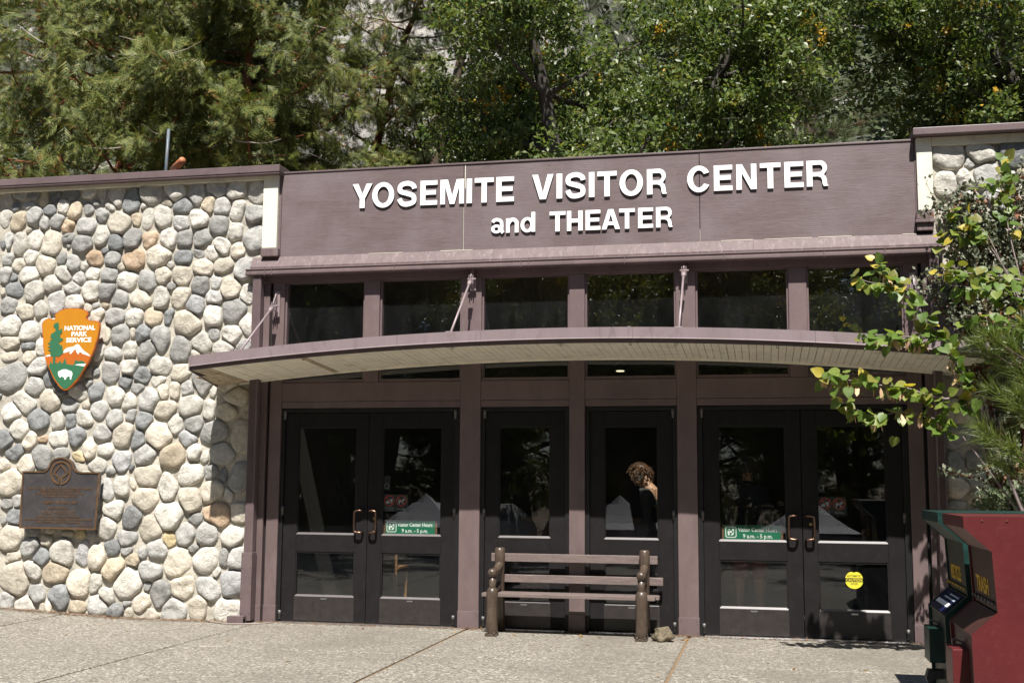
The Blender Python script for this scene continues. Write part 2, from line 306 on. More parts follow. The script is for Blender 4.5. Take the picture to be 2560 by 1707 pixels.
# ---------------------------------------------------------------- river-stone walls
STONES = '''-4286,4536,92,168,5,W;-4148,4584,184,101,-5,L;-3975,4580,130,101,15,G;-4187,4472,102,136,0,B;-4033,4469,197,83,12,L;-3847,4531,125,188,0,T;-3706,4555,157,144,0,B;-3501,4562,232,131,0,B;-3275,4565,188,113,10,W;-3130,4554,103,156,-15,W;-2942,4515,237,224,0,W;-2773,4460,217,301,-8,B;-4308,4328,126,290,5,W;-4146,4286,198,215,0,T;-3951,4317,211,245,-10,L;-3761,4401,148,140,0,B;-3592,4432,195,157,0,W;-3462,4383,161,234,-35,T;-3290,4410,113,190,20,G;-3199,4454,178,61,-25,G;-3024,4412,177,78,-35,W;-3121,4308,140,181,15,G;-3833,4265,129,179,5,G;-3658,4266,176,169,0,G;-3527,4209,198,138,20,O;-3297,4200,267,185,10,L;-3118,4086,191,283,-5,W;-2894,4218,296,240,0,C;-4015,4190,86,70,0,C;-3922,4086,182,252,-20,W;-4261,4069,106,201,0,L;-4332,4041,58,262,0,B;-4115,4029,187,270,5,W;-3719,4031,228,277,-8,C;-3515,4080,160,99,0,G;-3327,4000,225,193,0,G;-2929,4006,199,175,0,B;-3058,3921,102,77,0,B;-4257,3856,174,113,35,L;-4109,3791,173,147,20,C;-3975,3872,167,173,0,W;-3789,3784,228,190,0,C;-3576,3850,113,163,-25,G;-3423,3785,197,206,-15,L;-3169,3832,214,171,-5,O;-2960,3816,189,187,0,G;-3304,3751,103,111,-10,W;-2854,3728,87,89,0,C;-2717,3812,284,229,0,O;-4260,3683,135,199,0,L;-4166,3650,101,95,30,B;-3977,3670,262,190,0,W;-3547,3674,160,214,30,W;-3357,3625,140,188,35,L;-3197,3667,181,141,0,W;-2997,3640,212,170,20,G;-3681,3563,184,163,0,W;-2764,3582,252,194,0,W;-3431,3521,215,111,0,L;-2530,4522,275,206,0,W;-2244,4534,286,192,0,W;-1990,4484,198,246,0,L;-1746,4545,237,156,-5,L;-1528,4522,226,210,0,W;-1306,4490,189,260,0,W;-2620,4398,64,60,0,W;-2335,4436,137,111,-25,C;-1851,4385,152,228,-5,T;-1689,4348,191,181,0,L;-1506,4294,168,251,-15,W;-1324,4249,219,209,0,G;-2146,4364,240,170,15,B;-2700,4252,120,145,0,T;-2562,4242,151,264,-8,W;-2386,4265,218,280,0,W;-2161,4188,203,182,0,L;-1961,4238,251,228,0,W;-1712,4140,249,230,0,G;-1519,4070,194,196,-10,W;-1323,3979,201,332,8,L;-2739,4033,216,221,0,G;-2528,4016,155,229,-40,O;-2302,4029,217,220,0,W;-2117,4009,198,227,-15,G;-1915,4002,214,243,-10,G;-1677,3918,164,217,0,W;-1789,3859,133,192,15,W;-1490,3869,132,191,0,C;-2411,3831,299,236,0,C;-2122,3813,242,164,0,B;-1945,3852,223,84,-25,G;-2271,3734,95,67,0,W;-1889,3692,258,162,5,C;-1646,3697,238,174,-5,C;-1429,3661,193,240,0,L;-2351,3619,203,193,-10,C;-2117,3604,264,217,-15,C;-2525,3570,222,235,10,G;-1903,3502,213,191,0,G;-1731,3526,124,157,0,L;-1571,3467,206,256,0,C;-2247,3504,117,100,-20,G;-4144,3524,249,173,0,B;-3914,3500,238,241,-25,W;-4290,3493,48,156,0,C;-3806,3292,142,316,-15,W;-3988,3254,185,171,0,C;-4208,3337,153,189,-20,G;-3617,3355,188,247,0,L;-3397,3341,233,153,0,W;-3204,3467,218,246,-10,W;-3010,3462,203,228,-40,G;-2859,3378,229,185,-20,G;-3227,3295,102,118,0,C;-3140,3309,83,68,0,L;-3025,3311,87,59,0,T;-3102,3207,157,169,0,C;-4150,3113,258,231,0,W;-3942,3049,251,247,0,W;-3761,3096,104,255,0,W;-2904,3190,234,189,0,L;-2998,2987,119,268,10,C;-2820,2980,242,217,0,G;-4161,2913,238,162,-15,C;-3941,2884,184,98,0,B;-3780,2876,141,178,0,W;-4171,2777,238,119,-10,C;-3943,2769,208,144,-10,C;-4118,2561,351,296,0,G;-3794,2649,282,185,15,L;-3841,2432,225,218,0,L;-3636,2513,168,176,0,B;-3074,2789,119,251,-15,W;-2905,2777,219,150,10,L;-2698,2824,172,199,0,W;-2922,2587,232,257,0,L;-2711,2634,199,182,0,W;-3090,2573,101,91,0,G;-3177,2574,101,117,0,C;-2739,2477,172,132,0,B;-3184,2458,101,100,0,L;-3085,2390,174,215,-5,B;-3290,2376,230,166,10,W;-3526,2378,195,125,-30,D;-2835,2322,272,206,-25,W;-3596,3075,225,186,0,C;-3371,3054,232,194,0,W;-3508,2863,224,185,0,G;-3276,2851,213,185,0,C;-3534,2679,214,168,0,W;-3329,2659,203,167,0,G;-3395,2518,204,142,0,C;-2606,3371,300,193,-10,C;-2357,3368,189,284,8,W;-2133,3371,233,241,-15,C;-1956,3287,258,207,-5,S;-1743,3372,194,149,0,L;-1359,3403,139,271,0,W;-1513,3210,254,254,0,G;-1752,3175,211,239,0,W;-2267,3179,117,241,-5,B;-2037,3104,400,281,-8,C;-2442,3167,234,200,-10,T;-2664,3172,218,201,0,W;-1351,3076,148,261,0,W;-2569,2995,172,200,-25,B;-2673,2997,82,133,0,C;-2345,2929,206,331,5,G;-2510,2816,216,257,-15,G;-2117,2813,258,296,-5,G;-1863,2874,247,213,20,W;-1735,2958,114,172,10,G;-1516,2966,235,163,-15,W;-1624,2821,236,155,-20,W;-2341,2649,331,214,-5,W;-2542,2541,225,156,10,B;-2369,2481,286,107,22,W;-2101,2564,222,188,10,C;-2283,2358,116,180,30,C;-2155,2381,133,212,20,C;-2014,2396,159,138,-15,L;-1850,2459,219,260,-20,L;-2594,2406,189,115,0,G;-1933,2761,106,82,0,C;-1368,2849,191,122,0,L;-1716,2619,228,195,0,C;-1474,2648,226,178,0,G;-1249,2653,207,210,0,W;-1536,2463,208,178,0,C;-1714,2360,70,129,0,W;-3957,2264,282,227,-20,W;-3622,2274,251,259,10,C;-3387,2218,221,158,0,G;-3194,2225,92,83,0,C;-3036,2175,210,181,0,L;-2687,2254,207,181,-20,W;-4082,2156,193,180,0,W;-2854,2071,226,180,15,L;-2662,2123,189,139,25,G;-3747,2046,280,275,10,B;-3534,2054,213,224,-10,W;-3373,2053,138,190,0,B;-3209,2077,302,165,-40,W;-3999,1964,244,234,-10,W;-3846,1843,168,274,-20,C;-3500,1872,277,198,15,W;-3303,1880,192,280,-15,B;-3703,1855,130,79,10,O;-2977,1920,209,172,0,L;-2732,1895,252,294,-10,C;-4137,1848,160,225,0,B;-4034,1706,216,249,-20,B;-3687,1674,259,272,-10,G;-3481,1703,184,140,25,G;-3245,1675,192,98,-25,Y;-3131,1757,164,229,0,C;-2941,1757,199,139,0,W;-2717,1619,233,243,25,S;-3876,1583,214,240,0,C;-4149,1598,103,191,0,C;-3030,1577,235,138,0,W;-2860,1521,117,97,0,L;-4041,1384,280,314,0,C;-2891,1335,135,259,0,L;-2705,1377,259,194,0,W;-2780,1106,259,177,0,W;-4092,1170,150,99,0,G;-3973,1204,121,148,0,L;-3696,1378,259,197,0,W;-3420,1372,256,196,0,G;-3147,1390,236,195,0,C;-3758,1189,240,164,0,C;-3481,1176,256,179,0,W;-3172,1187,272,194,0,L;-2457,2273,241,237,0,L;-2265,2161,302,203,20,C;-1971,2208,273,235,0,W;-1758,2150,148,210,-10,W;-2500,2061,215,179,0,B;-2139,2023,168,202,-15,W;-1910,2022,228,185,10,G;-1680,1933,339,216,-5,G;-2319,1902,346,259,-10,C;-2565,1846,170,211,-5,B;-1995,1861,254,145,0,S;-2146,1693,290,257,10,T;-2469,1700,294,218,0,L;-1910,1721,175,144,0,W;-1777,1669,104,128,0,W;-1592,1694,276,215,-10,L;-1366,1869,240,398,10,C;-1443,2300,346,161,-5,C;-1549,2141,242,145,0,C;-1298,2107,77,80,0,T;-2435,1463,328,233,0,C;-2188,1364,220,320,5,W;-1930,1473,314,255,0,W;-1715,1518,138,183,0,G;-1562,1487,86,174,0,B;-1384,1425,222,363,5,G;-1697,1312,294,245,0,C;-2442,1242,354,224,0,C;-1929,1247,304,238,-25,C;-1494,1290,94,158,15,W;-2623,1563,54,146,0,B;-2609,1385,107,153,0,C;-3983,1011,153,156,10,B;-4117,984,56,139,0,G;-4011,790,269,310,10,C;-3998,595,269,130,10,C;-3774,713,230,259,-10,G;-3576,781,183,138,15,C;-3638,602,220,226,-15,B;-3396,663,291,322,20,W;-3154,644,162,320,-5,S;-2978,635,206,335,-5,C;-2868,905,192,224,-10,W;-2606,1020,302,224,0,D;-2630,804,293,175,-15,G;-2799,710,192,183,10,B;-2625,689,230,87,15,G;-2558,592,194,111,0,T;-2774,500,302,190,40,T;-3720,447,193,258,15,W;-3927,362,314,420,0,C;-3464,445,309,257,-10,T;-3178,356,288,287,0,C;-3669,216,219,224,10,G;-3413,190,272,271,5,B;-2980,344,134,254,-20,W;-2607,346,397,315,20,W;-2821,214,169,237,30,W;-4014,142,166,185,0,L;-3800,108,257,152,-5,W;-3516,100,100,143,0,C;-3588,82,64,104,0,C;-3182,101,206,119,0,T;-2932,116,231,197,-20,L;-2605,141,123,63,10,G;-2708,75,194,141,0,D;-2583,55,97,110,0,C;-3750,1062,222,180,0,C;-3492,1057,238,179,0,G;-3238,1069,236,186,0,W;-3774,859,184,122,0,G;-3554,870,146,73,0,C;-3343,849,173,73,0,C;-3180,852,118,97,0,Y;-3063,862,108,120,0,G;-2164,1042,394,294,-15,W;-2368,904,290,270,0,C;-1968,863,234,236,0,L;-1714,882,275,259,0,L;-1858,1018,190,118,-10,G;-1627,1064,318,236,-25,O;-1371,1083,179,204,0,C;-1422,848,272,187,-15,W;-2153,812,157,182,25,Y;-2288,699,263,284,0,L;-2444,665,114,119,0,L;-1863,723,121,102,20,G;-2042,571,312,329,-15,C;-1733,608,292,289,0,W;-1533,643,111,257,5,G;-1599,486,68,171,-5,W;-1379,639,187,225,0,L;-2352,493,272,236,0,L;-1429,374,263,286,0,S;-2219,257,244,313,5,G;-1974,322,259,288,-10,C;-1682,329,316,256,-15,L;-2441,153,219,227,-15,C;-2060,117,285,225,0,L;-1794,140,197,263,5,C;-1469,111,406,223,0,W;-2344,47,270,94,0,C;-2379,324,96,110,0,G;5735,4497,286,250,0,W;6005,4517,283,197,0,W;5907,4428,110,103,-20,L;6286,4494,233,273,10,B;6029,4319,220,231,0,L;5702,4249,190,240,0,W;5862,4284,174,223,20,W;6197,4039,155,135,0,L;5840,4106,173,154,0,W;6091,4111,125,102,0,L;6339,4100,139,135,0,W;6262,4290,78,119,0,L;6380,4318,108,119,0,T;5921,3779,141,152,0,L;6044,3707,171,135,0,T;5705,3890,190,204,0,C;5690,1409,183,253,0,C;5850,1489,132,157,0,L;5844,1315,148,139,0,T;5676,1261,166,87,0,L;5682,1645,150,193,0,L;5832,1646,133,158,0,G;5698,1856,217,194,0,G;5691,2104,201,213,0,C;5972,2049,116,141,0,L;5670,1105,182,156,0,C;5854,1159,165,156,0,L'''
ST = []
for q in STONES.split(';'):
    a = q.split(','); ST.append([int(a[0])/1000, int(a[1])/1000, int(a[2])/1000*1.36, int(a[3])/1000*1.36, float(a[4]), a[5]])
def rad_dir(s, ang):
    a, b = s[2]/2, s[3]/2; t = ang-R(s[4]); return 1/((abs(math.cos(t))/a)**2.4+(abs(math.sin(t))/b)**2.4)**(1/2.4)
srng = random.Random(5)
def fill(x0, x1, z0, z1, tries, smin, smax, lst, ok=lambda x, z: True):
    new = []
    for k in range(tries):
        big = smax-(smax-smin)*(k/tries)**.8
        x, z = srng.uniform(x0, x1), srng.uniform(z0, z1)
        if not ok(x, z): continue
        wd = big*srng.uniform(.85, 1.25); h = big*srng.uniform(.8, 1.15); s = [x, z, wd, h, srng.uniform(-40, 40), srng.choice('WWWCCCCLLLGGBT')]
        if x-wd*.5 < x0 or x+wd*.5 > x1 or z-h*.5 < z0 or z+h*.5 > z1: continue
        good = True
        for t in lst+new:
            dx, dz = t[0]-x, t[1]-z; d = math.hypot(dx, dz)
            if d > .5: continue
            a = math.atan2(dz, dx)
            if rad_dir(s, a)+rad_dir(t, a+math.pi) > d*1.06: good = False; break
        if good: new.append(s)
    return new
left = [s for s in ST if s[0] < 0]; right = [s for s in ST if s[0] > 0]
lf = fill(-6.4, -4.36, .02, 4.6, 2600, .1, .26, left) + fill(-4.4, -1.26, .0, 4.6, 1500, .05, .16, left)
rf = fill(5.62, 7.4, .0, 4.5, 4000, .09, .30, right)
def stone_mesh(s, nb, H, hi=True):
    n = 24 if hi else 16; a = [2*math.pi*i/n for i in range(n)]; ph = [srng.uniform(0, 6.28) for _ in range(4)]
    am = [srng.uniform(.02, .07), srng.uniform(.02, .06), srng.uniform(.012, .035)]
    p = srng.uniform(2.0, 2.9); A, B = s[2]/2, s[3]/2; r = []; lim = []
    for t in a:
        tt = t-R(s[4]); q = 1/((abs(math.cos(tt))/A)**p+(abs(math.sin(tt))/B)**p)**(1/p)
        q *= 1+am[0]*math.cos(2*t+ph[0])+am[1]*math.cos(3*t+ph[1])+am[2]*math.cos(5*t+ph[2])
        lm = 9
        for dx, dz, d, dc in nb:
            c = math.cos(t-math.atan2(dz, dx))
            if c > .05: lm = min(lm, dc/c)
        lim.append(lm); r.append(min(q, lm))
    for _k in range(srng.choice((1, 1, 2, 3, 3))):
        fa, cc = srng.uniform(0, 6.28), srng.uniform(.80, .97)
        rf_ = r[int(fa/6.2832*n) % n]*cc
        r = [min(q, rf_/max(.08, math.cos(t-fa))) if math.cos(t-fa) > .08 else q for t, q in zip(a, r)]
    for _ in range(1): r = [min(lim[i], .25*r[i-1]+.5*r[i]+.25*r[(i+1) % n]) for i in range(n)]
    tx, tz = srng.uniform(-.25, .25), srng.uniform(-.3, .2); sd = Vector((srng.uniform(0, 99), srng.uniform(0, 99), 0))
    rings = [(1.0, -.02/H), (1.0, .2), (.97, .52), (.90, .76), (.77, .90), (.56, .97), (.28, 1.0)] if hi else [(1.0, -.02/H), (.99, .2), (.9, .65), (.65, .93), (.3, 1.0)]
    V = []; sc_ = 1/max(.08, (A+B)/2)
    for k, (f, h) in enumerate(rings):
        for t, q in zip(a, r):
            x, z = q*f*math.cos(t), q*f*math.sin(t)
            u = 1+tx*x*sc_+tz*z*sc_
            bump_ = mnoise.noise(Vector((x, z, h*.1))*sc_*1.25+sd)*.38*(1 if k else 0)+mnoise.noise(Vector((x, z, 3))*sc_*3+sd)*.17*(1 if k > 1 else 0)
            V.append((x, -H*(h*u+bump_*(.35+.65*h)), z))
    V.append((0, -H*(1+mnoise.noise(sd)*.3), 0)); m = len(rings)
    F = [(k*n+i, k*n+(i+1) % n, (k+1)*n+(i+1) % n, (k+1)*n+i) for k in range(m-1) for i in range(n)]+[((m-1)*n+i, (m-1)*n+(i+1) % n, m*n) for i in range(n)]
    return V, F
def neighbours(s, lst, gap):
    nb = []
    for t in lst:
        if t is s: continue
        dx, dz = t[0]-s[0], t[1]-s[1]; d = math.hypot(dx, dz)
        if d > .65 or d < 1e-6: continue
        a = math.atan2(dz, dx); ri, rj = rad_dir(s, a), rad_dir(t, a+math.pi)
        k = d*ri/(ri+rj)-gap/2 if ri+rj > d-gap else min(ri*1.02, d-rj-gap/2)
        nb.append((dx, dz, d, max(.012, k)))
    return nb
def stone_wall(name, label, seeds, extra, x0, x1, root_x, mortar_y, top, limit):
    root = thing('stone_wall', (root_x, mortar_y, 0), label, 'wall')
    # mortar bed with an uneven face
    nx, nz = int((x1-x0)/.03), int((top+.1)/.035); V = []
    for j in range(nz+1):
        for i in range(nx+1):
            x = x0+(x1-x0)*i/nx; z = -.1+(top+.1)*j/nz; v = Vector((x*4.5, z*4.5, 2))
            V.append((x-root_x, -.012*mnoise.noise(v)-.008*mnoise.noise(v*3.1)-.003*mnoise.noise(v*9), z))
    F = [(j*(nx+1)+i, j*(nx+1)+i+1, (j+1)*(nx+1)+i+1, (j+1)*(nx+1)+i) for j in range(nz) for i in range(nx)]
    k = len(V); V += [(x0-root_x, .32, -.1), (x1-root_x, .32, -.1), (x1-root_x, .32, top), (x0-root_x, .32, top)]
    F += [(k, k+1, k+2, k+3)[::-1], tuple(range(0, nx+1))[::-1]+(k, k+1)[::1], (nx,)+(k+1, k+2)+((nx+1)*(nz+1)-1,), (0, (nx+1)*nz, k+3, k)]
    me = bpy.data.meshes.new('mortar_bed'); me.from_pydata(V, [], F); me.polygons.foreach_set('use_smooth', [True]*(nx*nz)+[False]*4)
    link('mortar_bed', me, m_mortar, root)
    allst = seeds+extra
    order = sorted(allst, key=lambda s: -(s[2]*s[3]) - (10 if s in seeds else 0)); big = order[:limit]; small = order[limit:]
    jb = {}
    for s in order:
        H = min(.062, max(.030, .185*min(s[2], s[3])*srng.uniform(.65, 1.35)+.014)); hi = s in big
        if s[5] in 'D' and s[1] < .2: H *= 1.5
        Vv, Ff = stone_mesh(s, neighbours(s, allst, .006), H, hi)
        if hi:
            me = bpy.data.meshes.new('stone'); me.from_pydata(Vv, [], Ff); me.polygons.foreach_set('use_smooth', [True]*len(Ff))
            link('stone', me, SM[s[5]], root, (s[0]-root_x, srng.uniform(.0, .020), s[1]))
        else:
            jb.setdefault(s[5], MB()).add([(v[0]+s[0], v[1]+mortar_y, v[2]+s[1]) for v in Vv], Ff, True)
    if small:
        mats = list(jb); allm = MB(); mi = []
        for i, kx in enumerate(mats): allm.add(jb[kx].v, jb[kx].f, True); mi += [i]*len(jb[kx].f)
        o = allm.build('small_stones', SM[mats[0]], root); o['kind'] = 'stuff'
        for kx in mats[1:]: o.data.materials.append(SM[kx])
        o.data.polygons.foreach_set('material_index', mi)
    return root
WY = -.04
wl = stone_wall('stone_wall', 'river stone wall in pale mortar bearing the arrowhead sign and bronze plaque', left, lf, -6.5, -1.13, -3.8, WY, 4.64, 298)
wr = stone_wall('stone_wall', 'river stone wall half hidden behind the leafy shrubs beside the bins', right, rf, 5.55, 7.6, 6.5, WY, 4.66, 200)
# cream concrete surround, end block and brown coping, as parts of each wall
mb = MB(); mb.box(-6.5, -1.196, -.104, .25, 4.612, 4.662, .006); mb.box(-1.195, -1.03, -.106, .2, 3.866, 4.664, .006); mb.build('concrete_frame', m_cream, wl)
mb = MB(); mb.box(-1.20, -1.005, -.118, .2, 3.775, 3.862, .008); mb.build('end_block', m_brownw, wl)
mb = MB(); mb.box(-6.55, -.98, -.20, .42, 4.666, 4.742, .006); mb.box(-6.55, -.983, -.192, .40, 4.650, 4.664); mb.build('coping', m_brown2, wl)
mb = MB(); mb.box(5.425, 5.565, -.106, .2, 3.985, 4.690, .006); mb.box(5.566, 7.6, -.104, .25, 4.605, 4.690, .006); mb.build('concrete_frame', m_cream, wr)
mb = MB(); mb.box(5.405, 5.56, -.115, .2, 3.905, 3.980, .006); mb.box(5.395, 5.57, -.128, .2, 3.872, 3.902, .004); mb.box(5.41, 5.555, -.10, .2, 3.80, 3.87, .004); mb.build('end_block', m_brownw, wr)
mb = MB(); mb.box(5.39, 7.65, -.20, .42, 4.694, 4.762, .006); mb.build('coping', m_brown2, wr)

# ---------------------------------------------------------------- entrance front
ent = thing('building_entrance', (2.165, 0, 0), 'brown timber entrance front with glazed doors and a row of dark windows above', 'building')
PY = -.04
def post(x0, x1, z0, z1, y=PY, base=True):
    mb = MB(); mb.box(x0, x1, y, .12, z0, z1, .006)
    o = mb.build('post', m_brown, ent)
    if base:
        mb = MB(); mb.box(x0-.003, x1+.003, y-.006, .05, z0+.001, z0+.17, .003); q = mb.build('base_plate', m_brown2, o)
        mb = MB()
        for zz in (.03, .14):
            for xx in (x0+.02, x1-.02): mb.tube([(xx, y-.009, z0+zz), (xx, y+.01, z0+zz)], .005, 6)
        mb.build('screws', m_brown2, o)['kind'] = 'stuff'
    return o
post(-1.20, -1.105, .0, 3.50, -.05); post(-1.075, -.945, .0, 3.50)
post(.98, 1.19, 0, 3.50); post(2.09, 2.245, 0, 3.50); post(3.145, 3.335, 0, 3.50); post(5.275, 5.41, 0, 3.5); post(5.44, 5.54, 0, 3.5, -.05)
for x0, x1 in ((-1.102, -1.078), (5.413, 5.438)): mb = MB(); mb.box(x0, x1, .0, .1, 0, 3.5); mb.build('gap_filler', m_black, ent)
for x0, x1 in ((-.06, .105), (4.22, 4.39)): post(x0, x1, 2.44, 3.50, PY, False)
BAYS = [(-.945, -.06), (.105, .98), (1.19, 2.09), (2.245, 3.145), (3.335, 4.22), (4.39, 5.275)]
SPANS = [(-.945, .98), (1.19, 2.09), (2.245, 3.145), (3.335, 5.275)]
for x0, x1 in SPANS:
    mb = MB(); mb.box(x0+.001, x1-.001, -.036, .1, 2.247, 2.438, .004); mb.build('beam', m_brown, ent)
    mb = MB(); mb.box(x0+.001, x1-.001, -.028, .1, 2.178, 2.244, .004); mb.build('header', m_brown, ent)
mb = MB(); mb.box(-1.2, 5.54, -.045, .12, 3.501, 3.665, .004); mb.build('head_beam', m_brown, ent)
for i, (x0, x1) in enumerate(BAYS):
    mb = MB(); z0, z1 = 2.440, 3.500; t = .028
    mb.box(x0+.001, x1-.001, -.022, .06, z0, z0+.032, .004); mb.box(x0+.001, x1-.001, -.015, .06, z1-t+.02, z1, .003); mb.box(x0+.001, x0+t*.7, -.012, .06, z0+.033, z1-t+.019, .003); mb.box(x1-t*.7, x1-.001, -.012, .06, z0+.033, z1-t+.019, .003)
    wn = mb.build('window', m_brown, ent)
    mb = MB(); mb.box(x0+t*.6, x1-t*.6, .022, .028, z0+.02, z1-.01); mb.build('pane', m_glassu, wn)
# the room behind the glass
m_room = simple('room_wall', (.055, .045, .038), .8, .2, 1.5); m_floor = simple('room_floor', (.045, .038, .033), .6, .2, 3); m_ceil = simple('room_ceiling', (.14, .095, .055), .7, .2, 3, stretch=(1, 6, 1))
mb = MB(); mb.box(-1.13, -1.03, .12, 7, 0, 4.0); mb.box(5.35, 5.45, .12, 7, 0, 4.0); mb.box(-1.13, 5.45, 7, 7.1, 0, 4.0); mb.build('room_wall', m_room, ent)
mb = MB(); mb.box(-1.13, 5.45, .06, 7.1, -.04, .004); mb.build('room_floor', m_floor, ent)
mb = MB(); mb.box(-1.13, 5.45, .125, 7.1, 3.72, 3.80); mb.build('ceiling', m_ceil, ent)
mb = MB(); mb.box(-6.5, 7.6, .10, 7.4, 4.30, 4.42); mb.box(-6.5, 7.6, 7.1, 7.4, 0, 4.3); mb.build('roof', m_brownw, ent)
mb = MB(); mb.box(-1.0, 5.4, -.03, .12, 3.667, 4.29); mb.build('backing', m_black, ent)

# ---------------------------------------------------------------- doors
def door(x0, x1, g0, g1, hinge, pull, stickers=0):
    """leaf between x0 and x1, glass from g0 to g1"""
    b = .004; mb = MB(); yf, yb = 0.0, .045; zt = 2.128
    mb.box(x0, g0, yf, yb, .012, zt, b); mb.box(g1, x1, yf, yb, .012, zt, b)
    mb.box(g0, g1, yf+.0015, yb, 1.982, zt, b); mb.box(g0, g1, yf+.0015, yb, .712, .886, b); mb.box(g0, g1, yf+.002, yb, .012, .262, b)
    d = mb.build('door', m_door, ent)
    for z0, z1 in ((.886, 1.982), (.262, .712)):
        p = MB(); p.box(g0-.004, g1+.004, .024, .030, z0-.002, z1+.002); p.build('pane', m_glass, d)
        s = MB(); s.prism([(.003, z0+.0005), (.023, z0+.0005), (.023, z0+.020), (.018, z0+.020)], g0+.001, g1-.001, 'x'); s.build('glazing_bead', m_bead, d)
        s = MB(); s.box(g0+.0005, g0+.012, .008, .023, z0+.02, z1-.001); s.box(g1-.012, g1-.0005, .008, .023, z0+.02, z1-.001); s.box(g0+.013, g1-.013, .008, .023, z1-.014, z1-.001); s.build('stop', m_dframe, d)
    k = MB(); k.box(g0-.004, g1+.004, -.003, .004, .022, .258, .001); k.build('kick_plate', m_kick, d)
    t = MB(); cx = (g0+g1)/2; t.prism([(cx-.028, .236), (cx+.028, .236), (cx+.033, .243), (cx+.028, .25), (cx-.028, .25), (cx-.033, .243)], -.0052, -.0032, 'y'); t.build('maker_tag', m_steel, d)
    for z in (.03, 1.08, 2.06):
        hb = MB(); hb.tube([(hinge, -.014, z), (hinge, -.014, z+.045), (hinge, -.014, z+.0455), (hinge, -.014, z+.09)], [.013, .013, .016, .016], 10); hb.build('hinge', m_hinge, d)
    if pull is not None:
        sgn, px = pull; h = MB(); zz0, zz1 = .915, 1.135; xx = px; xo = px+sgn*.075
        P = [(xx, .004, zz1)]+[(xx+sgn*a, -.05-b_, zz1+c) for a, b_, c in ()]
        path = [(xx, .0, zz1), (xx, -.035, zz1), (xx+sgn*.008, -.052, zz1), (xx+sgn*.03, -.06, zz1), (xo-sgn*.012, -.06, zz1-.006), (xo, -.06, zz1-.03), (xo, -.06, zz0+.03), (xo-sgn*.012, -.06, zz0+.006), (xx+sgn*.03, -.06, zz0), (xx+sgn*.008, -.052, zz0), (xx, -.035, zz0), (xx, .0, zz0)]
        h.tube(smoothpath(path, 4), .0115, 8); h.build('pull_handle', m_bronze, d)
        if sgn > 0:
            h = MB(); h.tube([(px+.045, -.006, 1.06), (px+.045, .003, 1.06)], .018, 14); h.build('lock', m_brass, d)
    return d
m_bead = simple('glazing_bead', (.085, .075, .075), .4, .15, 10); m_kick = simple('kick_plate', (.026, .022, .022), .36, .25, 14, spec=.45, dirt=((.05, .047, .046), 25, .5))
m_hinge = simple('hinge_metal', (.11, .11, .105), .45, .2, 30, metal=.3); m_brass = simple('brass', (.30, .22, .10), .35, .1, 20, metal=1)
for x0, x1 in SPANS:
    mb = MB(); f = .04 if x1-x0 > 1 else .044; f2 = .058 if x1-x0 > 1 else .044
    if x0 > 3: f = .05
    mb.box(x0+.001, x0+f, -.018, .06, .0, 2.174, .004); mb.box(x1-f2, x1-.001, -.018, .06, 0, 2.174, .004); mb.box(x0+f+.001, x1-f2-.001, -.018, .06, 2.132, 2.174, .004); mb.build('door_frame', m_dframe, ent)
    mb = MB(); mb.prism([(-.06, .001), (-.045, .011), (.06, .011), (.06, .001)], x0+f, x1-f2, 'x'); mb.build('threshold', m_steel, ent)
door(-.902, .005, -.757, -.12, -.908, (-1, -.035)); door(.010, .920, .160, .785, .926, (1, .04))
door(1.236, 2.044, 1.374, 1.897, 1.23, None); door(2.291, 3.099, 2.43, 2.957, 3.105, None)
door(3.387, 4.300, 3.529, 4.160, 3.38, (-1, 4.255)); door(4.306, 5.215, 4.442, 5.068, 5.22, (1, 4.335))

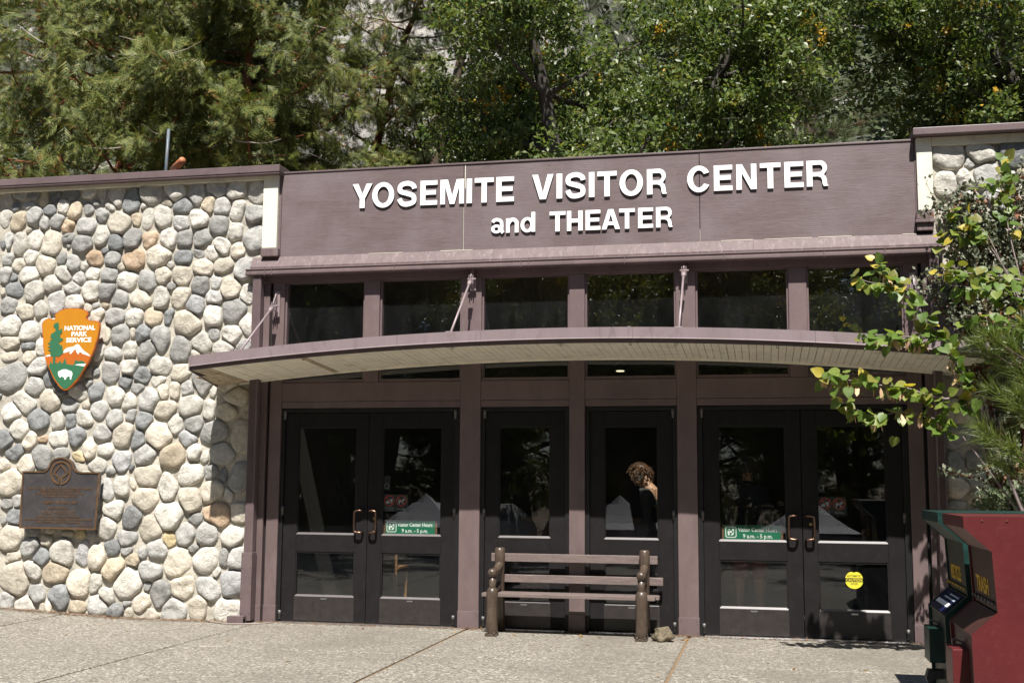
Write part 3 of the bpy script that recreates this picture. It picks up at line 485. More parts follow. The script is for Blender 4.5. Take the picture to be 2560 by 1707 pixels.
# signs and stickers on the door glass (behind the pane when inside)
m_green = simple('sign_green', (.012, .16, .085), .5, .08, 8); m_wood = simple('sign_wood', (.16, .075, .04), .6, .2, 20); m_ink = simple('white_ink', (.80, .80, .76), .6, .03, 9); m_ink2 = simple('grey_ink', (.34, .36, .38), .6, .05, 9)
m_char = simple('charcoal_film', (.03, .034, .034), .5, .1, 9); m_red = simple('red_ring', (.42, .055, .045), .5, .08, 9); m_pale = simple('pale_blue_ink', (.42, .50, .53), .6, .05, 9); m_yel = simple('caution_yellow', (.62, .54, .035), .5, .06, 9)
def hours(x0, x1, z0, z1, label):
    r = thing('hours_sign', ((x0+x1)/2, .04, z0), label, 'sign'); y = .034
    mb = MB(); mb.box(x0, x1, y+.003, y+.016, z0, z1+.012, .002); mb.build('wooden_frame', m_wood, r)
    mb = MB(); mb.box(x0+.022, x1-.022, y, y+.0028, z0+.008, z1+.008); mb.build('panel', m_green, r)
    bx, bz, s = x0+.085, (z0+z1)/2+.012, .052
    def rr(h, c): return [(bx-h+c, bz-h), (bx+h-c, bz-h), (bx+h, bz-h+c), (bx+h, bz+h-c), (bx+h-c, bz+h), (bx-h+c, bz+h), (bx-h, bz+h-c), (bx-h, bz-h+c)]
    plate('icon_frame', [rr(s, .012), rr(s-.007, .01)], 0, y-.001, 0, .001, m_ink, r)
    L = [[(bx-.03, bz-.028), (bx-.012, bz-.034), (bx-.012, bz+.006), (bx-.03, bz+.012)], [(bx-.03, bz+.016), (bx-.018, bz+.03), (bx-.006, bz+.034), (bx-.012, bz+.02)], [(bx+.0, bz-.034), (bx+.024, bz-.024), (bx+.03, bz+.0), (bx+.02, bz-.002), (bx+.004, bz-.016)], ell(bx-.001, bz+.004, .011, .011), [(bx+.012, bz+.012), (bx+.03, bz+.008), (bx+.028, bz+.03), (bx+.014, bz+.034)]]
    for k in L: plate('icon', [k], 0, y-.0012, 0, .001, m_ink, r)
    cx = (x0+x1)/2+.05
    text('lettering', 'Visitor Center Hours', cx, y-.001, z0+.088, .052, m_ink, r, .001, .018, width=.365)
    text('lettering', '9 a.m. - 5 p.m.', cx, y-.001, z0+.028, .052, m_ink, r, .001, .018, width=.275)
    return r
hours(.172, .735, .892, 1.03, 'green visitor hours sign behind the glass of the door left of the bench')
hours(3.555, 4.125, .892, 1.03, 'green visitor hours sign behind the glass of the door right of the rock')
def nofood(x0, z0, label):
    r = thing('rules_sticker', (x0+.13, .033, z0), label, 'sticker'); y = .0315
    mb = MB(); mb.box(x0, x0+.264, y, y+.001, z0, z0+.172); mb.build('film', m_char, r)
    for k, cx in enumerate((x0+.068, x0+.196)):
        cz = z0+.108; rr = .056
        plate('ring', [ell(cx, cz, rr, rr), ell(cx, cz, rr-.010, rr-.010)], 0, y-.001, 0, .0008, m_red, r)
        if k == 0:
            plate('cup', [[(cx+.006, cz+.018), (cx+.036, cz+.018), (cx+.03, cz-.028), (cx+.012, cz-.028)]], 0, y-.0011, 0, .0008, m_pale, r)
            plate('burger', [[(cx-.036, cz-.028), (cx-.0, cz-.028), (cx-.0, cz-.01), (cx-.006, cz-.002), (cx-.03, cz-.002), (cx-.036, cz-.01)]], 0, y-.0011, 0, .0008, m_pale, r)
        else:
            plate('dog', [[(cx-.034, cz+.014), (cx-.028, cz+.006), (cx+.012, cz+.008), (cx+.018, cz+.026), (cx+.026, cz+.022), (cx+.04, cz+.008), (cx+.022, cz+.004), (cx+.018, cz-.034), (cx+.010, cz-.034), (cx+.008, cz-.014), (cx-.016, cz-.012), (cx-.022, cz-.036), (cx-.03, cz-.036), (cx-.03, cz-.004)]], 0, y-.0011, 0, .0008, m_pale, r)
        d = .72*rr; plate('slash', [[(cx-d, cz+d-.004), (cx-d+.005, cz+d+.003), (cx+d, cz-d+.004), (cx+d-.005, cz-d-.003)]], 0, y-.0018, 0, .0006, m_red, r)
    text('lettering', 'No Food', x0+.068, y-.001, z0+.030, .024, m_ink2, r, .0006, .01, width=.085); text('lettering', 'or Drink', x0+.068, y-.001, z0+.008, .024, m_ink2, r, .0006, .01, width=.08); text('lettering', 'No Pets', x0+.196, y-.001, z0+.018, .024, m_ink2, r, .0006, .01, width=.08)
    mb = MB(); mb.box(x0+.004, x0+.072, y, y+.001, z0+.215, z0+.36); mb.build('small_film', m_char, r)
    plate('small_ring', [ell(x0+.036, z0+.256, .026, .026), ell(x0+.036, z0+.256, .022, .022)], 0, y-.001, 0, .0008, m_ink2, r)
nofood(.162, 1.128, 'no food and no pets sticker on the door left of the bench'); nofood(4.446, 1.14, 'no food and no pets sticker on the door above the yellow caution sticker')
cs = thing('caution_sticker', (4.758, .02, .55), 'round yellow automatic door caution sticker on the lower glass', 'sticker'); y = .021
cx, cz, rr = 4.758, .552, .081
top = [(cx+rr*math.cos(R(a)), cz+rr*math.sin(R(a))) for a in (12, 30, 45, 58)]+[(cx+.022, cz+.074), (cx, cz+.066), (cx-.022, cz+.074)]+[(cx+rr*math.cos(R(a)), cz+rr*math.sin(R(a))) for a in (122, 135, 150, 168)]
plate('yellow_top', [top], 0, y, 0, .0008, m_yel, cs); plate('yellow_bottom', [[(cx+rr*math.cos(R(a)), cz+rr*math.sin(R(a))) for a in range(194, 347, 8)]], 0, y, 0, .0008, m_yel, cs)
mb = MB(); mb.box(cx-.078, cx+.078, y, y+.0008, cz-.016, cz+.0135); mb.build('black_band', m_black, cs)
text('lettering', 'AUTOMATIC', cx, y-.0008, cz+.026, .03, m_black, cs, .0006, .012, width=.125); text('lettering', 'CAUTION', cx, y-.0008, cz-.013, .034, m_yel, cs, .0006, .02, width=.145); text('lettering', 'DOOR', cx, y-.0008, cz-.045, .028, m_black, cs, .0006, .012, width=.065)

# ---------------------------------------------------------------- sign board with raised letters
sg = thing('sign_board', (2.2, -.06, 3.79), 'long brown plywood sign board with raised white letters over the entrance', 'sign')
SX = [(-1.0, .992), (.998, 3.387), (3.393, 5.408)]
for k, (x0, x1) in enumerate(SX):
    mb = MB(); mb.box(x0, x1, -.06+.002*(k == 1), -.035, 3.768, 4.672, .003); mb.build('panel', m_ply, sg)
mb = MB(); mb.box(-1.0, 5.408, -.07, .0, 4.6735, 4.692, .003); mb.build('top_trim', m_brown2, sg)
for x0, x1, z1 in ((-1.026, -1.002, 4.664), (5.4095, 5.423, 4.69)): mb = MB(); mb.box(x0, x1, -.066, .0, 3.80, z1); mb.build('side_trim', m_brown, sg)
mb = MB()
mb.box(.9955, .9985, -.058, -.04, 3.77, 4.30); mb.box(1.006, 1.013, -.0605, -.055, 4.50, 4.668); mb.box(1.010, 1.016, -.0605, -.055, 4.42, 4.50); mb.box(3.389, 3.392, -.054, -.04, 3.77, 3.90)
mb.build('caulk_joint', m_cream, sg)['kind'] = 'stuff'
t = .215; h_ = .185
def G_E(w): return [[(0, 0), (w, 0), (w, h_), (t, h_), (t, .5-h_/2+.01), (w*.92, .5-h_/2+.01), (w*.92, .5+h_/2+.01), (t, .5+h_/2+.01), (t, 1-h_), (w, 1-h_), (w, 1), (0, 1)]]
def G_T(w): return [[(w/2-t/2, 0), (w/2+t/2, 0), (w/2+t/2, 1-h_), (w, 1-h_), (w, 1), (0, 1), (0, 1-h_), (w/2-t/2, 1-h_)]]
def G_I(w): return [[(0, 0), (w, 0), (w, 1), (0, 1)]]
def G_H(w): return [[(0, 0), (t, 0), (t, .41), (w-t, .41), (w-t, 0), (w, 0), (w, 1), (w-t, 1), (w-t, .60), (t, .60), (t, 1), (0, 1)]]
def G_N(w): return [[(0, 0), (t*.95, 0), (t*.95, .66), (w-t*1.02, 0), (w, 0), (w, 1), (w-t*.95, 1), (w-t*.95, .34), (t*1.02, 1), (0, 1)]]
def G_M(w): return [[(0, 0), (t*.93, 0), (t*.93, .72), (w/2-t*.46, 0), (w/2+t*.46, 0), (w-t*.93, .72), (w-t*.93, 0), (w, 0), (w, 1), (w-t*1.45, 1), (w/2, .34), (t*1.45, 1), (0, 1)]]
def G_V(w): return [[(w/2-t*.58, 0), (w/2+t*.58, 0), (w, 1), (w-t*1.1, 1), (w/2, .27), (t*1.1, 1), (0, 1)]]
def G_Y(w): return [[(w/2-t/2, 0), (w/2+t/2, 0), (w/2+t/2, .38), (w, 1), (w-t*1.15, 1), (w/2, .58), (t*1.15, 1), (0, 1), (w/2-t/2, .38)]]
def G_A(w): return [[(0, 0), (t*1.08, 0), (w*.5-.17*w-.0, .21), (w*.5+.17*w, .21), (w-t*1.08, 0), (w, 0), (w/2+t*.6, 1), (w/2-t*.6, 1)], [(w/2-.115*w, .375), (w/2+.115*w, .375), (w/2, .76)]]
def G_O(w): return [ell(w/2, .5, w/2, .525, n=40), ell(w/2, .5, w/2-t*1.02, .525-h_*.98, n=36)]
def G_C(w):
    o = ell(w/2, .5, w/2, .525, 28, 332, 40); i = ell(w/2, .5, w/2-t*1.02, .525-h_, 34, 326, 36)[::-1]; return [o+i]
def G_S(w):
    P = smoothpath([(w-t*.45, .70), (w-t*.62, .82), (w*.64, .915), (w*.42, .925), (w*.2, .86), (t*.5, .73), (w*.19, .60), (w*.5, .515), (w*.80, .42), (w-t*.48, .285), (w*.82, .145), (w*.55, .075), (w*.33, .085), (t*.72, .18), (t*.44, .31)], 5); return [stroke(P, h_*1.06)]
def G_R(w):
    o = [(0, 0), (t, 0), (t, .385), (w*.52, .385), (w*.66, .345), (w*.72, .25), (w*.74, .09), (w*.79, 0), (w, 0), (w, .035), (w*.955, .075), (w*.935, .26), (w*.89, .38), (w*.80, .445)]+ell(w*.62, .72, w*.34, .28, -44, 90, 16)+[(0, 1)]
    i = [(t, .55), (w*.60, .55)]+ell(w*.60, .692, w*.155, .142, -90, 90, 12)[1:]+[(t, .834)]; return [o, i]
GL = dict(E=G_E, T=G_T, I=G_I, H=G_H, N=G_N, M=G_M, V=G_V, Y=G_Y, A=G_A, O=G_O, C=G_C, S=G_S, R=G_R)
def letter(ch, x0, x1, z0, cap, dep=.0195):
    y = -.080
    w_ = (x1-x0)/cap
    L = [[(px*cap+x0, pz*cap+z0) for px, pz in lp] for lp in GL[ch](w_)]
    o = plate('letter', L, 0, y, 0, dep, m_white, sg); letter_sides(o); return o
def letter_sides(o):
    o.data.materials.append(m_edge)
    for p in o.data.polygons: p.material_index = 0 if p.normal.y < -.5 else 1
for ch, a, b in zip('YOSEMITE', (-.203, .014, .287, .537, .751, 1.031, 1.115, 1.342), (.014, .254, .497, .719, 1.004, 1.088, 1.316, 1.528)): letter(ch, a, b, 4.260, .258)
for ch, a, b in zip('VISITOR', (1.716, 1.966, 2.056, 2.295, 2.381, 2.604, 2.876), (1.935, 2.025, 2.262, 2.352, 2.576, 2.837, 3.071)): letter(ch, a, b, 4.266, .256)
for ch, a, b in zip('CENTER', (3.273, 3.531, 3.748, 3.974, 4.205, 4.414), (3.5, 3.71, 3.941, 4.171, 4.385, 4.614)): letter(ch, a, b, 4.272, .254)
for ch, a, b in zip('THEATER', (1.896, 2.073, 2.261, 2.423, 2.598, 2.786, 2.963), (2.058, 2.232, 2.411, 2.606, 2.756, 2.935, 3.125)): letter(ch, a, b, 3.930, .204)
def low(ch, x0, x1, z0, cap):
    w_ = (x1-x0)/cap; xh = .73; tt = .195; y = -.080
    def P(lps, dy=0, nm='letter', par=None):
        o = plate(nm, [[(px*cap+x0, pz*cap+z0) for px, pz in lp] for lp in lps], 0, y+dy, 0, .0195-dy, m_white, par if par else sg); letter_sides(o); return o
    if ch == 'd':
        o = P([[(w_-tt, 0), (w_, 0), (w_, 1.0), (w_-tt, 1.0)]]); P([ell(w_*.46, xh/2, w_*.46, xh/2+.02, n=30), ell(w_*.46, xh/2, w_*.46-tt*.95, xh/2-.13, n=26)], .0015, 'bowl', o)
    elif ch == 'n':
        o = P([[(0, 0), (tt, 0), (tt, xh), (0, xh)]]); P([stroke(smoothpath([(tt*.6, .46), (w_*.36, .625), (w_*.62, .655), (w_-tt*.55, .54), (w_-tt*.5, .36), (w_-tt*.5, 0)], 5), tt*.98)], .0015, 'arch', o)
    else:
        o = P([stroke(smoothpath([(tt*.42, .545), (w_*.24, .645), (w_*.48, .672), (w_*.72, .60), (w_-tt*.68, .44), (w_-tt*.68, .12), (w_-tt*.3, .0)], 5), tt*.88)]); P([ell(w_*.40, .205, w_*.40, .222, n=28), ell(w_*.40, .205, w_*.40-tt*.85, .085, n=22)], .0015, 'bowl', o)
low('a', 1.292, 1.43, 3.938, .204); low('n', 1.447, 1.577, 3.936, .204); low('d', 1.597, 1.749, 3.936, .204)
mb = MB(); xq = -.98
while xq < 5.38:
    Lq = rnd.uniform(.08, .5); e = rnd.uniform(.001, .003)
    if rnd.random() < .5: mb.box(xq, min(5.4, xq+Lq), -.0675, -.058, 3.773, 3.776+e)
    xq += Lq+rnd.uniform(.01, .12)
mb.build('caulk_line', m_cream, sg)['kind'] = 'stuff'
# flashing and gutter
gt = thing('gutter', (2.15, -.12, 3.57), 'long brown metal gutter under the sign board', 'gutter')
mb = MB()
cuts = [-1.31, .62, 1.32, 2.35, 3.9, 5.62]
for i in range(5): mb.prism([(-.055, 3.772+.001*i), (-.062, 3.776), (-.122, 3.664+.0015*(i % 2)), (-.122, 3.636), (-.055, 3.636)], cuts[i]+.0008, cuts[i+1]-.0008, 'x')
mb.build('flashing', m_brownw, gt)
mb = MB(); prof = [(-.062, 3.632), (-.176, 3.634), (-.182, 3.628), (-.172, 3.612), (-.172, 3.604), (-.184, 3.596), (-.184, 3.574), (-.178, 3.566), (-.062, 3.570)]
mb.prism(prof, -1.334, 5.64, 'x'); mb.build('trough', m_brown, gt)
mb = MB()
for xx in (-1.12, -1.04, .30, 1.62, 1.70, 2.66, 3.62, 4.55, 5.1): mb.box(xx, xx+.006, -.1895, -.17, 3.560, 3.640)
mb.build('seam', m_brown2, gt)['kind'] = 'stuff'
def spout(x0, x1, label, name='downspout', boot=True):
    r = thing(name, ((x0+x1)/2, -.16, 0), label, 'downspout'); mb = MB(); n = 5; P = []
    xs = np.linspace(x0+.012, x1-.012, 21)
    pr = [(x, -.158+.005*(k % 4 in (1, 2))) for k, x in enumerate(xs)]
    poly = [(x0, -.07), (x0, -.146)]+pr+[(x1, -.146), (x1, -.07)]
    mb.prism(poly, .62, 3.575, 'z'); mb.build('pipe', m_brown2, r)
    mb = MB(); mb.box(x0-.012, x1+.012, -.172, -.066, .02, .70, .004); mb.build('guard', m_brown2, r)
    mb = MB()
    for z in (.1, .25, .4, .55, .67):
        for xx in (x0+.0, x1-.0): mb.tube([(xx, -.176, z), (xx, -.17, z)], .006, 6)
    mb.build('screws', m_brown2, r)['kind'] = 'stuff'
    if boot:
        mb = MB(); x2 = x0-.05; P = [(x0+.09, -.15, .0), (x0+.09, -.15, .10)]
        for (a0, a1, b0, b1, c0, c1) in ((x2, x1-.03, -.25, -.175, .045, .05), (x2, x1-.03, -.25, -.175, .003, .008), (x2, x1-.03, -.25, -.245, .008, .045), (x2, x1-.03, -.18, -.175, .008, .045)): mb.box(a0-.06, a1, b0, b1, c0, c1+.02 if c0 > .04 else c1)
        mb.build('boot', m_brown2, r)
        mb = MB(); mb.box(x2+.0, x1-.04, -.244, -.181, .009, .044); mb.build('boot_mouth', m_black, r)
    return r
spout(-1.262, -1.168, 'brown corrugated downspout between the stone wall and the double doors'); spout(5.502, 5.582, 'brown downspout beside the shrub covered stone wall', boot=False)
m_rod = simple("rod_paint", (.235, .185, .19), .4, .1, 9, spec=.5)
# ---------------------------------------------------------------- arched canopy
cn = thing('entrance_canopy', (2.165, -.06, 2.5), 'shallow arched brown canopy with slatted cream soffit hung on rods over the doors', 'canopy')
CX = 2.165
def zft(x): return 2.830-.0149*(x-CX)**2          # top of fascia
def zfb(x): return 2.690-.0149*(x-CX)**2          # bottom of trim at the front
def zbk(x): return 2.645-.0160*(x-CX)**2          # soffit at the wall
FY = -1.0
def sweep(x0, x1, prof, n=8):
    """prof: list of (y, dz) below the fascia top"""
    xs = np.linspace(x0, x1, n); V = []; m = len(prof)
    for x in xs: V += [(x, yy, zft(x)+dz) for yy, dz in prof]
    F = [(i*m+k, i*m+(k+1) % m, (i+1)*m+(k+1) % m, (i+1)*m+k) for i in range(n-1) for k in range(m)]+[tuple(range(m))[::-1], tuple((n-1)*m+k for k in range(m))]
    return V, F
FC = [-1.5, .19, .61, 1.42, 2.83, 4.42, 5.83]
for i in range(6):
    e = .002*(i % 2)
    mb = MB(); mb.add(*sweep(FC[i]+.001, FC[i+1]-.001, [(FY-e, 0), (FY-e, -.094), (FY-.014-e, -.103), (FY-.012-e, -.107), (FY+.006, -.104), (FY+.012, -.002)]))
    mb.build('fascia', m_fascia, cn)
mb = MB(); mb.add(*sweep(-1.498, 5.828, [(FY+.014, -.098), (FY+.014, -.14), (FY+.04, -.14), (FY+.04, -.098)], 24)); mb.build('trim_board', m_brown, cn)
# metal roof sheet and end faces
xs = np.linspace(0, 1, 26); V = []
for u in xs:
    xf = -1.5+7.33*u; xb = -1.66+7.65*u; V += [(xf, FY+.013, zft(xf)-.004), (xb, -.045, zbk(xb)+.12), (xf, FY+.013, zft(xf)-.02), (xb, -.045, zbk(xb)+.10)]
F = []
for i in range(25): a = i*4; F += [(a, a+1, a+5, a+4), (a+2, a+6, a+7, a+3)]
mb = MB(); mb.add(V, F); mb.build('roof_sheet', m_fascia, cn, False)
for s, xf, xb in ((-1, -1.5, -1.66), (1, 5.83, 5.99)):
    q = s*.012; mb = MB(); z0, z1 = zft(xf), zbk(xb)
    V = [(xf-q*0, FY, z0), (xb, -.05, z1+.12), (xb, -.05, z1-.012), (xf, FY, z0-.14), (xf+q, FY, z0), (xb+q, -.05, z1+.12), (xb+q, -.05, z1-.012), (xf+q, FY, z0-.14)]
    mb.add(V, [(0, 1, 2, 3), (7, 6, 5, 4), (0, 4, 5, 1), (1, 5, 6, 2), (2, 6, 7, 3), (3, 7, 4, 0)]); mb.build('end_face', m_fascia, cn)
# soffit boards, one by one (alike boards share a mesh)
bl = .925; bm_ = MB(); bm_.box(-.031, .031, -bl/2, bl/2, 0, .012, .002)
me_b = bpy.data.meshes.new('soffit_board'); me_b.from_pydata(bm_.v, [], bm_.f); me_b.materials.append(m_soffit)
me_s = me_b.copy(); me_s.materials.clear(); me_s.materials.append(m_stain)
px, py, pz = wloc(cn)
x = -1.60; k = 0
while x < 5.97:
    zf, zb = zfb(x)+.004, zbk(x); sl = math.atan(-.031*(x-CX)); gap = rnd.choice([.0655, .0655, .066, .067])
    tilt = math.atan2(zb-zf, bl); yc = -.98+bl/2+.01
    if x < -1.46: L = None
    o = bpy.data.objects.new('soffit_board', me_s if (x < -1.27 or k in (4, 19)) else me_b); COL.objects.link(o); o.parent = cn
    o.location = (x-px, yc-py, (zf+zb)/2-pz+rnd.uniform(-.0012, .0012)); o.rotation_euler = (tilt, -sl, 0)
    if x < -1.47 or x > 5.80:
        f = .62; o.scale = (1, f, 1); o.location.y += bl*(1-f)/2; o.location.z += (zb-zf)*(1-f)/2
    x += gap; k += 1
V = []
for x in np.linspace(-1.66, 5.99, 24): V += [(x, -.062, zbk(x)-.016), (x, -.048, zbk(x)-.016), (x, -.048, zbk(x)+.1), (x, -.062, zbk(x)+.1)]
F = [(i*4+k, i*4+(k+1) % 4, i*4+4+(k+1) % 4, i*4+4+k) for i in range(23) for k in range(4)]+[(0, 1, 2, 3), (92, 95, 94, 93)]
mb = MB(); mb.add(V, F); mb.build('wall_trim', m_soffit, cn)
for xx in (-.35, 1.13, 2.165, 2.8, 3.21, 4.1):
    mb = MB(); a = Vector((xx, -.93, zfb(xx)+.001)); mb.tube([a+Vector((.012*math.cos(t_), 0, -.008+.010*math.sin(t_)*1.2)) for t_ in np.linspace(0, 6.0, 9)], .003, 5); mb.build('hook', m_brown2, cn)
# hanger rods
for xx, zt in ((-1.02, 3.25), (1.105, 3.47), (3.235, 3.49), (5.36, 3.25)):
    a = Vector((xx, -.135, zt)); b = Vector((xx, -.90, zft(xx)+.005)); d = (b-a).normalized()
    mb = MB(); mb.tube([a+d*.09, b], .0115, 8); rod = mb.build('hanger_rod', m_rod, cn)
    mb = MB(); mb.tube([a+d*.075, a+d*.135], [.026, .019], 10); mb.build('clevis_nut', m_rod, rod)
    mb = MB()
    for s in (-1, 1): mb.box(xx+s*.020-.004, xx+s*.020+.004, -.155, -.115, zt-.06, zt+.03, .002)
    mb.tube([(xx-.04, -.135, zt-.01), (xx+.045, -.135, zt-.01)], .012, 8); cl = mb.build('clevis', m_rod, rod); cl['kind'] = 'stuff'
    mb = MB(); mb.prism([(-.045, zt-.09), (-.045, zt+.14), (-.09, zt+.13), (-.16, zt+.02), (-.155, zt-.03)], xx-.006, xx+.006, 'x'); mb.build('bracket_plate', m_rod, rod)
    mb = MB(); mb.box(xx-.03, xx+.03, -.06, -.0405, zt-.12, min(3.495, zt+.16), .003); mb.build('back_plate', m_rod, rod)
    mb = MB(); mb.box(xx-.035, xx+.035, -.96, -.84, zft(xx)-.003, zft(xx)+.012, .003); mb.build('foot_plate', m_rod, rod)

# ---------------------------------------------------------------- arrowhead sign
m_och = simple('arrow_ochre', (.44, .18, .008), .45, .06, 6); m_rust = simple('arrow_rust', (.42, .105, .01), .5, .06, 6); m_agreen = simple('arrow_green', (.028, .13, .062), .5, .06, 6); m_awhite = simple('arrow_white', (.82, .82, .80), .5, .03, 6)
ARROW = {
    'outline': [(-3552,3197),(-3531,3220),(-3488,3249),(-3430,3265),(-3363,3273),(-3311,3267),(-3278,3271),(-3222,3256),(-3189,3245),(-3165,3218),(-3149,3194),(-3159,3180),(-3169,3165),(-3161,3146),(-3127,3130),(-3083,3126),(-3046,3125),(-3016,3105),(-3006,3078),(-3005,3038),(-3010,2991),(-3015,2952),(-3027,2912),(-3043,2873),(-3047,2839),(-3061,2800),(-3077,2760),(-3087,2741),(-3103,2701),(-3123,2662),(-3143,2636),(-3163,2603),(-3183,2570),(-3207,2531),(-3230,2498),(-3251,2472),(-3279,2446),(-3306,2420),(-3331,2397),(-3363,2381),(-3392,2381),(-3426,2398),(-3461,2428),(-3481,2455),(-3509,2488),(-3533,2522),(-3558,2569),(-3587,2622),(-3612,2656),(-3629,2703),(-3643,2743),(-3654,2797),(-3668,2851),(-3675,2898),(-3676,2938),(-3687,2992),(-3693,3046),(-3699,3100),(-3689,3130),(-3661,3153),(-3624,3167),(-3594,3158),(-3564,3149),(-3546,3157),(-3539,3177)],
    'green': [(-3589,2649),(-3575,2662),(-3567,2705),(-3553,2668),(-3505,2674),(-3472,2674),(-3452,2703),(-3435,2670),(-3420,2670),(-3394,2729),(-3372,2662),(-3327,2655),(-3287,2651),(-3278,2684),(-3266,2707),(-3258,2694),(-3246,2700),(-3234,2690),(-3205,2696),(-3168,2689),(-3151,2669),(-3144,2659),(-3164,2620),(-3184,2583),(-3224,2521),(-3280,2462),(-3332,2413),(-3367,2394),(-3397,2398),(-3439,2431),(-3487,2485),(-3535,2555)],
    'rust': [(-3643,2740),(-3628,2743),(-3573,2745),(-3532,2748),(-3495,2744),(-3430,2770),(-3409,2783),(-3372,2792),(-3341,2768),(-3299,2791),(-3271,2823),(-3246,2773),(-3232,2776),(-3225,2789),(-3172,2762),(-3094,2741),(-3107,2705),(-3137,2656),(-3158,2639),(-3334,2645),(-3586,2652),(-3608,2659),(-3627,2703)],
    'snow': [(-3423,2783),(-3417,2806),(-3389,2832),(-3346,2845),(-3309,2847),(-3281,2864),(-3256,2876),(-3233,2866),(-3209,2836),(-3175,2802),(-3129,2775),(-3091,2744),(-3120,2748),(-3158,2762),(-3183,2766),(-3210,2789),(-3229,2790),(-3233,2768),(-3246,2770),(-3266,2797),(-3275,2827),(-3299,2804),(-3320,2778),(-3338,2768),(-3343,2788),(-3329,2801),(-3365,2795),(-3394,2786)],
    'tree': [(-3540,2668),(-3541,2741),(-3574,2762),(-3579,2795),(-3554,2798),(-3610,2816),(-3574,2832),(-3582,2842),(-3609,2849),(-3580,2866),(-3615,2896),(-3579,2902),(-3591,2926),(-3551,2935),(-3586,2956),(-3580,2990),(-3548,3009),(-3526,3022),(-3532,3056),(-3555,3070),(-3546,3103),(-3513,3116),(-3495,3112),(-3488,3068),(-3494,3041),(-3475,3034),(-3450,3051),(-3447,3000),(-3469,2987),(-3463,2947),(-3429,2936),(-3439,2917),(-3478,2901),(-3477,2881),(-3435,2860),(-3430,2833),(-3440,2820),(-3414,2806),(-3423,2780),(-3458,2750),(-3480,2740),(-3510,2754),(-3509,2668)],
    'snow_low': [(-3643,2746),(-3629,2753),(-3607,2763),(-3578,2765),(-3569,2752),(-3606,2746)],
    'lake': [(-3276,2652),(-3232,2659),(-3141,2662),(-3158,2633),(-3202,2640)],
    'bison': [(-3471,2567),(-3463,2584),(-3438,2594),(-3420,2603),(-3376,2606),(-3338,2592),(-3308,2582),(-3297,2565),(-3295,2539),(-3305,2522),(-3307,2492),(-3322,2494),(-3321,2512),(-3331,2532),(-3356,2523),(-3377,2493),(-3390,2495),(-3389,2513),(-3415,2524),(-3423,2537),(-3433,2519),(-3444,2517),(-3456,2531),(-3467,2551)],
}
PLQ = [(-3841,1515),(-3586,1515),(-3549,1533),(-3525,1568),(-3515,1602),(-3485,1636),(-3441,1656),(-3394,1664),(-3345,1659),(-3300,1642),(-3260,1614),(-3239,1580),(-3224,1546),(-3197,1521),(-3152,1509),(-2919,1508),(-2936,902),(-3844,908)]
AR = {k: [(a/1000, b/1000) for a, b in v] for k, v in ARROW.items()}
ar = thing('arrowhead_sign', (-3.36, -.17, 2.37), 'arrowhead shaped National Park Service emblem sign with a white bison on the stone wall', 'sign')
ay = -.178
plate('backing', [AR['outline']], 0, ay, 0, .03, m_rust, ar)
cxa = sum(p[0] for p in AR['outline'])/len(AR['outline']); cza = sum(p[1] for p in AR['outline'])/len(AR['outline'])
o = AR['outline']; nO = len(o); inn = []
area = sum(o[i][0]*o[(i+1) % nO][1]-o[(i+1) % nO][0]*o[i][1] for i in range(nO))
for i in range(nO):
    a, b = o[i-1], o[(i+1) % nO]; tx, tz = b[0]-a[0], b[1]-a[1]; L = math.hypot(tx, tz); sg_ = 1 if area > 0 else -1; inn.append((o[i][0]-tz/L*sg_*.009, o[i][1]+tx/L*sg_*.009))
plate('ochre_field', [inn], 0, ay-.0015, 0, .001, m_och, ar)
for nm, key, mm, dy in (('mountain', 'rust', m_rust, .003), ('snow', 'snow', m_awhite, .004), ('snow', 'snow_low', m_awhite, .004), ('meadow', 'green', m_agreen, .0045), ('lake', 'lake', m_awhite, .0055), ('sequoia', 'tree', m_agreen, .006), ('bison', 'bison', m_awhite, .0062)):
    plate(nm, [AR[key]], 0, ay-dy, 0, .001, mm, ar)
for bd, cxx, zz, ww in (('NATIONAL', -3.239, 3.029, .368), ('PARK', -3.243, 2.964, .190), ('SERVICE', -3.244, 2.898, .303)): text('lettering', bd, cxx, ay-.003, zz, .068, m_awhite, ar, .001, .03, width=ww)
for xx, zz in ((-3.45, 3.0), (-3.3, 2.6)):
    mb = MB(); mb.tube([(xx, -.04, zz), (xx, ay+.031, zz)], .012, 8); mb.build('stand_off', m_steel, ar)

# ---------------------------------------------------------------- bronze plaque
m_pl = simple('plaque_field', (.052, .048, .050), .45, .25, 9, .15, 150, metal=.2, dirt=((.12, .10, .09), 14, .5)); m_plb = simple('plaque_rim', (.20, .115, .06), .4, .25, 20, metal=.6)
pq = thing('bronze_plaque', (-3.385, -.17, .9), 'dark bronze world heritage plaque with raised emblem fixed low on the stone wall', 'plaque')
P0 = [(a/1000, b/1000) for a, b in PLQ]; nP = len(P0); Pi = []
area = sum(P0[i][0]*P0[(i+1) % nP][1]-P0[(i+1) % nP][0]*P0[i][1] for i in range(nP)); sg_ = 1 if area > 0 else -1
for i in range(nP):
    p, a, b = np.array(P0[i]), np.array(P0[i-1]), np.array(P0[(i+1) % nP]); u, v_ = (p-a)/np.linalg.norm(p-a), (b-p)/np.linalg.norm(b-p)
    n1 = np.array((-u[1], u[0]))*sg_; n2 = np.array((-v_[1], v_[0]))*sg_; bis = n1+n2; bis /= np.linalg.norm(bis); Pi.append(tuple(p+bis*.016/max(.5, bis @ n1)))
plate('field', [P0], 0, -.165, 0, .035, m_pl, pq); plate('rim', [P0, Pi], 0, -.174, 0, .0088, m_plb, pq)
